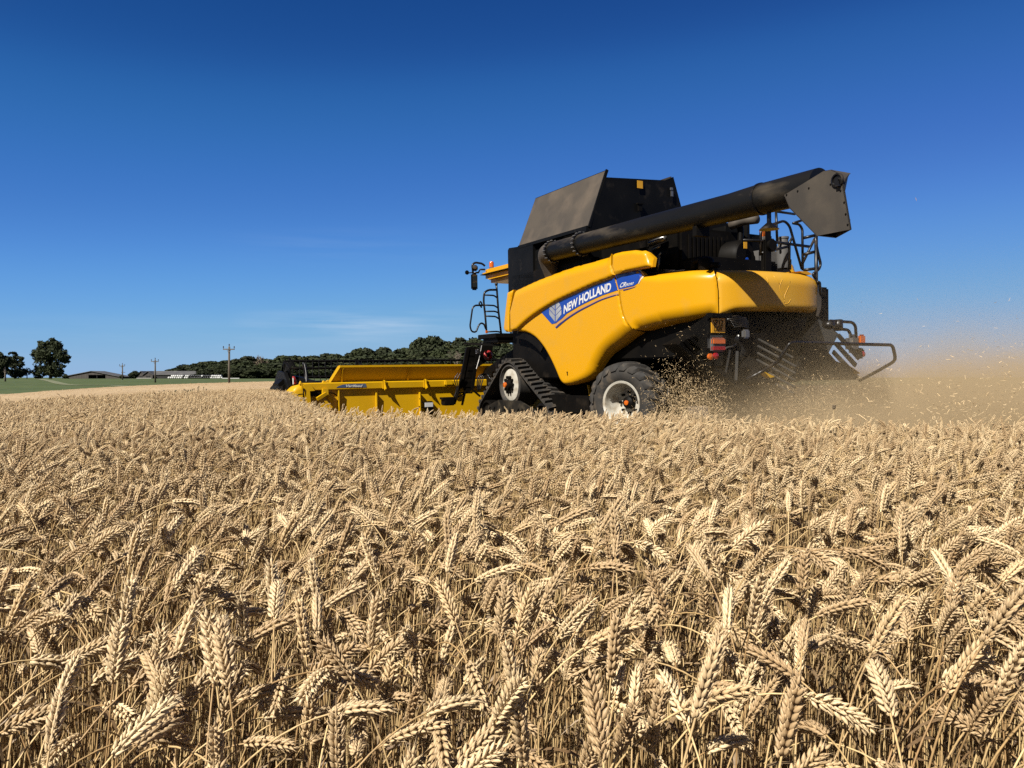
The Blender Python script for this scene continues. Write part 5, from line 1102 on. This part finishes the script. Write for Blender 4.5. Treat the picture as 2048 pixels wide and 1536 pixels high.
def ear_geo(r, S, stem, ear, lod, fat=1.0):
    V, F = [], []; N_ = {0: 17, 1: 16, 2: 13}[lod]; tau = r.uniform(0, 6.3)
    for i in range(N_ + 1):
        f = i / N_; p, T = sp_at(S, stem + ear * f * .97); nn = np.array([math.cos(tau), math.sin(tau), 0]); sd = nn - T * nn.dot(T); sd /= np.linalg.norm(sd); fc_ = np.cross(T, sd); sg = 1 if i % 2 else -1; lat = sd * sg
        z = (.72 + .38 * math.sin(min(1, f * 1.35 + .12) * math.pi * .62)) * (1 - .32 * max(0, f - .72) / .28) * r.uniform(.93, 1.07) * fat
        if i == N_: lat = T * .0
        jig = lambda a: r.uniform(-a, a)
        if lod < 2:
            rings = [(.12, .62), (.38, 1.0), (.64, .78), (.86, .34)] if lod == 0 else [(.35, 1.0), (.72, .6)]; n = 6 if lod == 0 else 4
            l = .0122 * z; w_ = .0024 * z * (1 if lod == 0 else 1.1)
            aw = lambda c: (r.uniform(.003, .012) if r.random() < c * 1.1 else 0) if lod == 0 else (r.uniform(.003, .009) if r.random() < c * .5 else 0)
            # two outer florets spread over the face, one centre floret, two glumes
            for q in (-1, 1):
                floret(V, F, p + lat * .0009 + fc_ * q * .0012 * z, T * 1.0 + lat * (.46 + jig(.14)) + fc_ * q * (.46 + jig(.14)), lat, l * r.uniform(.9, 1.05), w_, rings, n, aw(.35 + .5 * f))
            floret(V, F, p + lat * .0029 * z + T * .001, T + lat * (.74 + jig(.16)) + fc_ * jig(.16), fc_, l * .98, w_ * 1.08, rings, n, aw(.3 + .4 * f))
            if lod == 0:
                for q in (-1, 1): floret(V, F, p + lat * .0006 + fc_ * q * .0022 * z - T * .001, T + lat * .40 + fc_ * q * (.66 + jig(.14)), lat, l * .66, w_ * .78, [(.3, .9), (.65, .8)], 5, 0)
        else:
            floret(V, F, p + lat * .0015, T + lat * .5, lat, .0132 * z, .0046 * z, [(.42, 1)], 4, 0)
    return V, F
def stem_geo(S, stem, n, r0=.0017, step=6):
    P, T, L_ = S; idx = list(range(0, min(len(P), int(stem / .01) + 2), step)); last = min(len(P) - 1, int(stem / .01) + 1)
    if idx[-1] != last: idx.append(last)
    dense = [i for i in idx if i < last - 34] + list(range(max(0, last - 34), last + 1, max(1, step // 3))); dense = sorted(set(dense + [last])); V, F = [], []
    for m_, i in enumerate(dense):
        t = T[i]; u = np.cross(t, [0, 1., 0]); u /= np.linalg.norm(u); v = np.cross(t, u); rr = r0 * (1 - .35 * i / max(1, last))
        for j in range(n): a = 2 * math.pi * j / n; V.append(tuple(P[i] + (u * math.cos(a) + v * math.sin(a)) * rr))
    for m_ in range(len(dense) - 1):
        for j in range(n): F.append((m_ * n + j, m_ * n + (j + 1) % n, (m_ + 1) * n + (j + 1) % n, (m_ + 1) * n + j))
    return V, F
def leaf_geo(r, S, stem, n=3, lod=0):
    V, F = [], []
    for q in range(n):
        s0 = stem * (r.uniform(.22, .80)); p, T = sp_at(S, s0); a = r.uniform(0, 6.3); out = np.array([math.cos(a), math.sin(a), 0]); side = np.array([-math.sin(a), math.cos(a), 0]); L_ = r.uniform(.10, .24); el = r.uniform(.5, 1.3); w_ = r.uniform(.0022, .0048); k = 7 if lod == 0 else 4; b = len(V); x = p.copy(); tw = r.uniform(-2, 2); cur = r.uniform(1.2, 2.8)
        for i in range(k + 1):
            f = i / k; d = out * math.cos(el) + np.array([0, 0, math.sin(el)]); sdv = side * math.cos(tw * f) + np.cross(d, side) * math.sin(tw * f); ww = w_ * (1 - f * .92) * (.4 if i == 0 else 1)
            V.append(tuple(x + sdv * ww)); V.append(tuple(x - sdv * ww)); x = x + d * L_ / k; el -= cur / k
        for i in range(k): F.append((b + 2 * i, b + 2 * i + 1, b + 2 * i + 3, b + 2 * i + 2))
    return V, F
POST = [('upright', .15, .06), ('upright', .35, .10), ('leaning', .75, .10), ('leaning', 1.0, .08), ('arching', 1.45, .10), ('arching', 1.75, .05), ('nodding', 2.2, .05), ('nodding', 2.55, .03)]
class RR:
    def __init__(s, seed): s.r = random.Random(seed)
    def uniform(s, a, b): return s.r.uniform(a, b)
    def random(s): return s.r.random()
variants = []
def mk_me(name, V, F, mat, smooth=True):
    me = bpy.data.meshes.new(name); me.from_pydata(V, [], F); me.materials.append(mat); me.update()
    if smooth: me.shade_smooth()
    return me
for i in range(16):
    nm, bend, lean = POST[i // 2]; r = RR(300 + i); bend *= r.uniform(.88, 1.12); stem = .70 + .08 * bend * .6; ear = r.uniform(.064, .083); S = spine(r, bend, stem, ear, lean)
    topz = S[0][:, 2].max(); off = S[0][-1]
    variants.append(dict(kind=nm, S=S, stem=stem, ear=ear, seed=300 + i, top=topz))
near = []
for v in variants:
    r = RR(v['seed'] + 50); V, F = ear_geo(r, v['S'], v['stem'], v['ear'], 0, r.uniform(.95, 1.12)); e = mk_me('ear', V, F, M['ear'])
    V, F = stem_geo(v['S'], v['stem'], 6); s = mk_me('stem', V, F, M['straw']); ls = [mk_me('leaf', *leaf_geo(r, v['S'], v['stem'], 1), M['dryleaf']) for _ in range(2)]; near.append((s, e, ls))
# joined stalks for the field, at three levels of detail
wcol = bpy.data.collections.new('wheat_sources')
def joined(name, parts):
    V = []; F = []; mi = []; mats = []
    for (v, f, m_) in parts:
        b = len(V); V += v; F += [tuple(i + b for i in q) for q in f]; mats.append(m_); mi += [len(mats) - 1] * len(f)
    me = bpy.data.meshes.new(name); me.from_pydata(V, [], F); [me.materials.append(m_) for m_ in mats]; me.polygons.foreach_set('material_index', mi); me.update(); me.shade_smooth(); o = bpy.data.objects.new(name, me); wcol.objects.link(o); return o
for lod in (0, 1, 2):
    for i, v in enumerate(variants):
        r = RR(v['seed'] + 50 + lod); V, F = ear_geo(r, v['S'], v['stem'], v['ear'], lod, r.uniform(.95, 1.12)); V2, F2 = stem_geo(v['S'], v['stem'], (5, 4, 3)[lod], step=(6, 9, 14)[lod]); V3, F3 = leaf_geo(r, v['S'], v['stem'], (2, 1, 1)[lod], lod)
        joined('wheat_%d_%02d' % (lod, i), [(V, F, M['ear']), (V2, F2, M['straw']), (V3, F3, M['dryleaf'])])
# bare broken straws to thicken the understorey
for i in range(4):
    r = RR(700 + i); S = spine(r, r.uniform(.0, .25), .62, .02, r.uniform(0, .07)); V2, F2 = stem_geo(S, .60, 4, step=10); V3, F3 = leaf_geo(r, S, .6, 1, 0); joined('wheat_3_%02d' % i, [(V2, F2, M['straw']), (V3, F3, M['dryleaf'])])
# where wheat stands: everything but the strip already cut
def standing(x, y):
    # cut zone: right of the header's left end, beyond the near edge
    D = np.hypot(x, y); rr_ = x / np.maximum(y, .01)
    lim = np.interp(rr_, [-.306, -.294, -.262, -.235, .0, .2, .45, .70, 1.2], [400, 13, 9.0, 7.7, 7.5, 7.0, 6.0, 5.4, 5.0])
    wob = .25 * np.sin(x * 2.1) + .15 * np.sin(x * 5.3 + 1)
    return (y < lim + wob) | (y < 0)
def scatter(n_per, r0, r1, a0, a1):
    A = .5 * (a1 - a0) * (r1 ** 2 - r0 ** 2); n = int(A * n_per); rad = np.sqrt(rng.random(n) * (r1 ** 2 - r0 ** 2) + r0 ** 2); a = a0 + rng.random(n) * (a1 - a0); x = rad * np.cos(a); y = rad * np.sin(a); k = standing(x, y); return x[k], y[k]
rows_ = []
def addpts(x, y, lod, scl=(.91, 1.05), sxy=1.0):
    n = len(x)
    # patches: neighbouring ears bend alike
    for i in range(n):
        ph = mnoise.noise(Vector((x[i] * .9, y[i] * .9, 0))); u = np.clip(rng.random() + ph * .25, 0, .999)
        if lod == 3: vi = 48 + rng.integers(0, 4)
        else: vi = 16 * lod + int(np.interp(u, [0, .20, .45, .76, 1.0], [0, 4, 8, 12, 15.99]))
        rz = rng.normal(.1, 1.25) + 1.6 * mnoise.noise(Vector((x[i] * .5, y[i] * .5, 7))); s = rng.uniform(*scl) * (1 + .035 * ph)
        if rng.random() < .03: s *= 1.05
        rows_.append((x[i], y[i], vi, rng.normal(0, .03), rng.normal(0, .03), rz, s, sxy))
NR = 8
x, y = scatter(300, .42, 2.6, R(40), R(140)); nearx, neary = x, y
keep = np.ones(len(x), bool)
addpts(x, y, 0)
x, y = scatter(420, .3, 3.4, R(38), R(142)); addpts(x, y, 3, (.62, .98))
x, y = scatter(430, .55, 2.6, R(140), R(235)); m_ = (y > -1.6) & (x > -2.2); addpts(x[m_], y[m_], 1)
x, y = scatter(430, .55, 2.6, R(235), R(400)); m_ = (y > -1.0) & (x < 2.2); addpts(x[m_], y[m_], 2)
x, y = scatter(325, 2.6, 5.6, R(46), R(136)); addpts(x, y, 1)
x, y = scatter(370, 5.6, 12, R(50), R(128)); addpts(x, y, 2)
x, y = scatter(400, 12, 24, R(92), R(126)); addpts(x, y, 2, (.95, 1.08), 1.1)
x, y = scatter(90, 24, 34, R(94), R(126)); addpts(x, y, 2, (.93, 1.0), 1.2)
x, y = scatter(4, 34, 140, R(97), R(125)); t_ = az_t(x, y); m_ = np.hypot(x, y) < edge_d(t_) - .5; addpts(x[m_], y[m_], 2, (.90, .98), 1.6)
# the crop goes on outside the frame to either side
x, y = scatter(300, 1.2, 10, R(-5), R(50)); addpts(x, y, 2, sxy=1.1)
x, y = scatter(330, 5.6, 12, R(128), R(150)); addpts(x, y, 2)
x, y = scatter(330, 2.6, 5.6, R(136), R(160)); addpts(x, y, 2)
x, y = scatter(200, 12, 24, R(126), R(146)); addpts(x, y, 2, (.95, 1.08), 1.2)
W = np.array(rows_)
# the 300 ears that show largest stand as individual stalks
vis = (np.abs(W[:, 0] / np.maximum(W[:, 1], .01)) < .69) & (W[:, 1] > .66) & (W[:, 2] < 16)
D_ = np.hypot(W[:, 0], W[:, 1]); cand = np.where(vis)[0]; cand = cand[np.argsort(D_[cand])][:290]
solo = W[cand]; rest = np.delete(W, cand, 0); rest = rest[~((np.hypot(rest[:, 0], rest[:, 1]) < .66) & (rest[:, 1] > .2) & (np.abs(rest[:, 0]) < .30))]
labs = {'upright': 'ripe wheat stalk with an upright ear in the nearest rows below the camera', 'leaning': 'ripe wheat stalk with a leaning ear in the nearest rows below the camera', 'arching': 'ripe wheat stalk with an arching sideways ear in the nearest rows below the camera', 'nodding': 'ripe wheat stalk with a nodding drooped ear in the nearest rows below the camera'}
def solo_stalk(x, y, vi, rx, ry, rz, s, label, group):
    s_, e_, l_ = near[vi]; r = empty('wheat_stalk', (x, y, 0), (rx, ry, rz)); r.scale = (s, s, s); tag(r, label, 'wheat stalk', group)
    for nm, me in [('stem', s_), ('ear', e_)] + [('leaf', m_) for m_ in l_]: o = bpy.data.objects.new(nm, me); col.objects.link(o); o.parent = r
for q in solo:
    vi = int(q[2]); k_ = variants[vi]['kind']; solo_stalk(q[0], q[1], vi, q[3], q[4], q[5], q[6], labs[k_], 'wheat stalks with ' + k_ + ' ears in the nearest rows')
W = rest
me = bpy.data.meshes.new('wheat_field'); gz = ground_z(W[:, 0], W[:, 1]); me.from_pydata(np.stack([W[:, 0], W[:, 1], gz], 1).tolist(), [], [])
a = me.attributes.new('idx', 'INT', 'POINT'); a.data.foreach_set('value', W[:, 2].astype(np.int32))
a = me.attributes.new('rot', 'FLOAT_VECTOR', 'POINT'); a.data.foreach_set('vector', np.ascontiguousarray(W[:, 3:6], dtype=np.float32).ravel())
a = me.attributes.new('scl', 'FLOAT_VECTOR', 'POINT'); a.data.foreach_set('vector', np.stack([W[:, 6] * W[:, 7], W[:, 6] * W[:, 7], W[:, 6]], 1).astype(np.float32).ravel())
wf = bpy.data.objects.new('wheat_field', me); col.objects.link(wf); tag(wf, 'dense ripe wheat crop filling the foreground and running to the combine', 'wheat', kind='stuff')
def gn_instance(o, coll, name):
    ng = bpy.data.node_groups.new(name, 'GeometryNodeTree'); ng.interface.new_socket('Geometry', in_out='INPUT', socket_type='NodeSocketGeometry'); ng.interface.new_socket('Geometry', in_out='OUTPUT', socket_type='NodeSocketGeometry')
    n = ng.nodes.new; l = ng.links.new; gi = n('NodeGroupInput'); go = n('NodeGroupOutput'); ci = n('GeometryNodeCollectionInfo'); ci.inputs['Collection'].default_value = coll; ci.inputs['Separate Children'].default_value = True; ci.inputs['Reset Children'].default_value = True
    ip = n('GeometryNodeInstanceOnPoints'); ip.inputs['Pick Instance'].default_value = True
    na = [n('GeometryNodeInputNamedAttribute') for _ in range(3)]
    for q, (nm, ty) in zip(na, (('idx', 'INT'), ('rot', 'FLOAT_VECTOR'), ('scl', 'FLOAT_VECTOR'))): q.data_type = ty; q.inputs['Name'].default_value = nm
    er = n('FunctionNodeEulerToRotation'); l(na[1].outputs['Attribute'], er.inputs[0]); l(gi.outputs[0], ip.inputs['Points']); l(ci.outputs[0], ip.inputs['Instance']); l(na[0].outputs['Attribute'], ip.inputs['Instance Index']); l(er.outputs[0], ip.inputs['Rotation']); l(na[2].outputs['Attribute'], ip.inputs['Scale']); l(ip.outputs[0], go.inputs[0])
    m_ = o.modifiers.new('instances', 'NODES'); m_.node_group = ng
gn_instance(wf, wcol, 'wheat_instances')
print('WHEAT', len(W), 'TREES', cnt)

# cut stubble behind the header
def tiny_bars(name, pts, dirs, lens, rad, mat, label, cat):
    V = []; F = []
    for p, d, l, r_ in zip(pts, dirs, lens, rad):
        d = d / np.linalg.norm(d); u = np.cross(d, [.31, .27, .9]); u /= np.linalg.norm(u); v = np.cross(d, u); b = len(V)
        for e in (-.5, .5):
            for j in range(3): a = 2.094 * j; V.append(tuple(p + d * l * e + (u * math.cos(a) + v * math.sin(a)) * r_))
        F += [(b, b + 1, b + 4, b + 3), (b + 1, b + 2, b + 5, b + 4), (b + 2, b, b + 3, b + 5), (b + 2, b + 1, b), (b + 3, b + 4, b + 5)]
    me = mk_me(name, V, F, mat, False); o = bpy.data.objects.new(name, me); col.objects.link(o); tag(o, label, cat, kind='stuff'); return o
n = 26000; xx = rng.uniform(-4.6, 12, n); yy = rng.uniform(6.0, 19, n); k = ~standing(xx, yy); xx, yy = xx[k], yy[k]; n = len(xx)
tiny_bars('stubble', np.stack([xx, yy, np.full(n, .07)], 1), np.stack([rng.normal(0, .2, n), rng.normal(0, .2, n), np.ones(n)], 1), rng.uniform(.1, .2, n), np.full(n, .0025), M['straw'], 'short cut stubble standing behind the header and under the combine', 'stubble')

# weeds poking above the crop
M['weed'] = mat_var('dry_weed_heads', (.05, .05, .02), (.09, .085, .04), 8, .9)
for px, D, hh, lab in [(326, 15.5, .80, 'dark seeding weed cluster in the crop left of the middle distance'), (362, 16, .82, 'small dark weed in the crop between the two larger weeds'), (392, 16.5, .88, 'dark branching weed in the crop before the nearest power pole')]:
    r_ = random.Random(px); x = (px - 1024) / FPX * D; g = MB(); 
    for k in range(9):
        a = r_.uniform(-.5, .5); b = r_.uniform(-.5, .5); top = Vector((x + a * .4, D + b * .4, hh + r_.uniform(-.08, .02))); g.tube([(x + a * .05, D, 0), (x + a * .2, D + b * .2, hh * .7), top], .004, 4); g.lathe([(0, 0), (.011, .015), (.009, .03), (0, .04)], top, (a * .3, b * .3, 1), 6)
    o = g.build('weed', M['weed']); tag(o, lab, 'weed')
M['poppy'] = mat_var('dry_poppy_head', (.10, .07, .04), (.35, .27, .17), 60, .8)
D = 6.6; x = (1668 - 1024) / FPX * D; z = px_z(816, D); g = MB(); g.tube([(x - .03, D, 0), (x - .01, D, .5), (x, D, z - .02)], .0022, 5); g.build; st_ = g.build('poppy_stem', M['straw']); tag(st_, 'single dry poppy seed head on a thin stem above the wheat edge before the dust', 'poppy')
g = MB(); g.lathe([(.002, -.012), (.012, -.004), (.014, .008), (.010, .018), (.016, .021), (.015, .025), (0, .027)], (x, D, z), (.1, 0, 1), 12); g.build('seed_head', M['poppy'], st_, smooth=True)

# ------------------------------------------------------------------ flying chaff and dust behind the combine
M['chaff'] = mat_var('pale_chopped_straw', (.80, .56, .28), (.95, .72, .42), 4, .7)
RX_ = (MM @ Vector((-6.2, 0, 0)))
def plume_pts(n):
    """cloud of chopped straw thrown back and to both sides of the tail"""
    out = []; hd_ = np.array([.5, -.866])
    while len(out) < n:
        u = rng.random() ** .8; m = 4000; b = rng.random(m)
        t = rng.random(m) ** 1.0 * 11; lat = rng.uniform(-1, 1, m)
        x = RX_.x + rng.uniform(-2.4, 10, m); y = 7.7 + rng.exponential(1.1, m); z = rng.exponential(.36, m) * np.clip(.62 + .16 * (x - RX_.x), .35, 1.25)
        k = ~standing(x, y) & (y > 7.6) & (z < 2.4); q = np.stack([x, y, z], 1)[k]
        # keep clear of the machine body
        c = np.array([MI @ Vector(p) for p in q]); kk = ~((c[:, 0] > -5.6) & (np.abs(c[:, 1]) < 1.2) & (c[:, 2] > .9)) & (c[:, 0] < -3.9); out += q[kk].tolist()
    return np.array(out[:n])
P_ = plume_pts(60000); n = len(P_)
tiny_bars('flying_straw', P_, rng.normal(size=(n, 3)) * np.array([1, 1, .7]), rng.uniform(.010, .05, n), rng.uniform(.0010, .0028, n), M['chaff'], 'cloud of chopped straw pieces flying behind the combine', 'chopped straw')
# discharge under the tail, falling from the chopper and beside the wheel
n = 16000; q = np.stack([rng.normal(-4.9, .35, n), rng.normal(1.25, .28, n), np.abs(rng.normal(.2, .55, n))], 1); q2_ = np.stack([rng.normal(-6.4, .5, n), rng.uniform(-1.3, 1.5, n), np.abs(rng.normal(.1, .45, n))], 1); q = np.concatenate([q, q2_])
q = np.array([(MM @ Vector(p))[:] for p in q]); n = len(q)
tiny_bars('falling_chaff', q, rng.normal(size=(n, 3)), rng.uniform(.008, .04, n), rng.uniform(.0008, .0022, n), M['chaff'], 'thick chaff pouring down behind the rear wheel and chopper', 'chaff')
# sparse high flecks
n = 36; q = np.stack([rng.uniform(3.5, 9.5, n), rng.uniform(7.5, 12, n), rng.uniform(.8, 3.4, n) * rng.random(n) + .6], 1)
tiny_bars('straw_flecks', q, rng.normal(size=(n, 3)), rng.uniform(.015, .04, n), rng.uniform(.0015, .003, n), M['ear'], 'scattered pale straw flecks drifting high above the dust', 'straw flecks')
# dust volume
m = bpy.data.materials.new('dust'); m.use_nodes = True; t = m.node_tree; t.nodes.clear(); n_ = t.nodes.new; l = t.links.new
o_ = n_('ShaderNodeOutputMaterial'); pv = n_('ShaderNodeVolumePrincipled'); l(pv.outputs[0], o_.inputs['Volume']); pv.inputs['Color'].default_value = (.44, .345, .215, 1); pv.inputs['Anisotropy'].default_value = -.15
tcn = n_('ShaderNodeTexCoord'); sp_ = n_('ShaderNodeSeparateXYZ'); l(tcn.outputs['Object'], sp_.inputs[0]); nz = n_('ShaderNodeTexNoise'); nz.inputs['Scale'].default_value = .85; nz.inputs['Detail'].default_value = 4; l(tcn.outputs['Object'], nz.inputs['Vector'])
def mm(op, a, b=None, clamp=False):
    q = n_('ShaderNodeMath'); q.operation = op; q.use_clamp = clamp
    for i, v in enumerate((a, b)):
        if v is None: continue
        if isinstance(v, (int, float)): q.inputs[i].default_value = v
        else: l(v, q.inputs[i])
    return q.outputs[0]
hx = mm('MULTIPLY', mm('MULTIPLY', mm('SUBTRACT', sp_.outputs['X'], 3.2), .30, True), .33)
hgt = mm('ADD', mm('SUBTRACT', sp_.outputs['Z'], hx), mm('MULTIPLY', mm('SUBTRACT', nz.outputs['Fac'], .5), 1.9))
fall = mm('POWER', 2.718, mm('MULTIPLY', mm('MAXIMUM', mm('SUBTRACT', hgt, .22), 0), -3.1))
xr = mm('MULTIPLY', mm('SUBTRACT', sp_.outputs['X'], 2.3), .36, True)   # thickens away from the machine's left rear
top = mm('MULTIPLY', mm('SUBTRACT', 3.1, sp_.outputs['Z']), 1.2, True)
l(mm('MULTIPLY', mm('MULTIPLY', mm('MULTIPLY', fall, xr), top), 2.0), pv.inputs['Density'])
g = MB(); X0, X1, Y0, Y1, Z0, Z1 = 1.9, 22, 8.9, 19, -.3, 3.2
g.prism([(1.6, 10.4, Z0), (3.0, 8.5, Z0), (7.5, 7.8, Z0), (X1, 9.5, Z0), (X1, Y1, Z0), (4.5, 16.0, Z0), (4.3, 12.2, Z0)], (0, 0, Z1 - Z0)); dc = g.build('dust_cloud', m); tag(dc, 'tan dust cloud billowing behind and right of the combine', 'dust', kind='stuff')
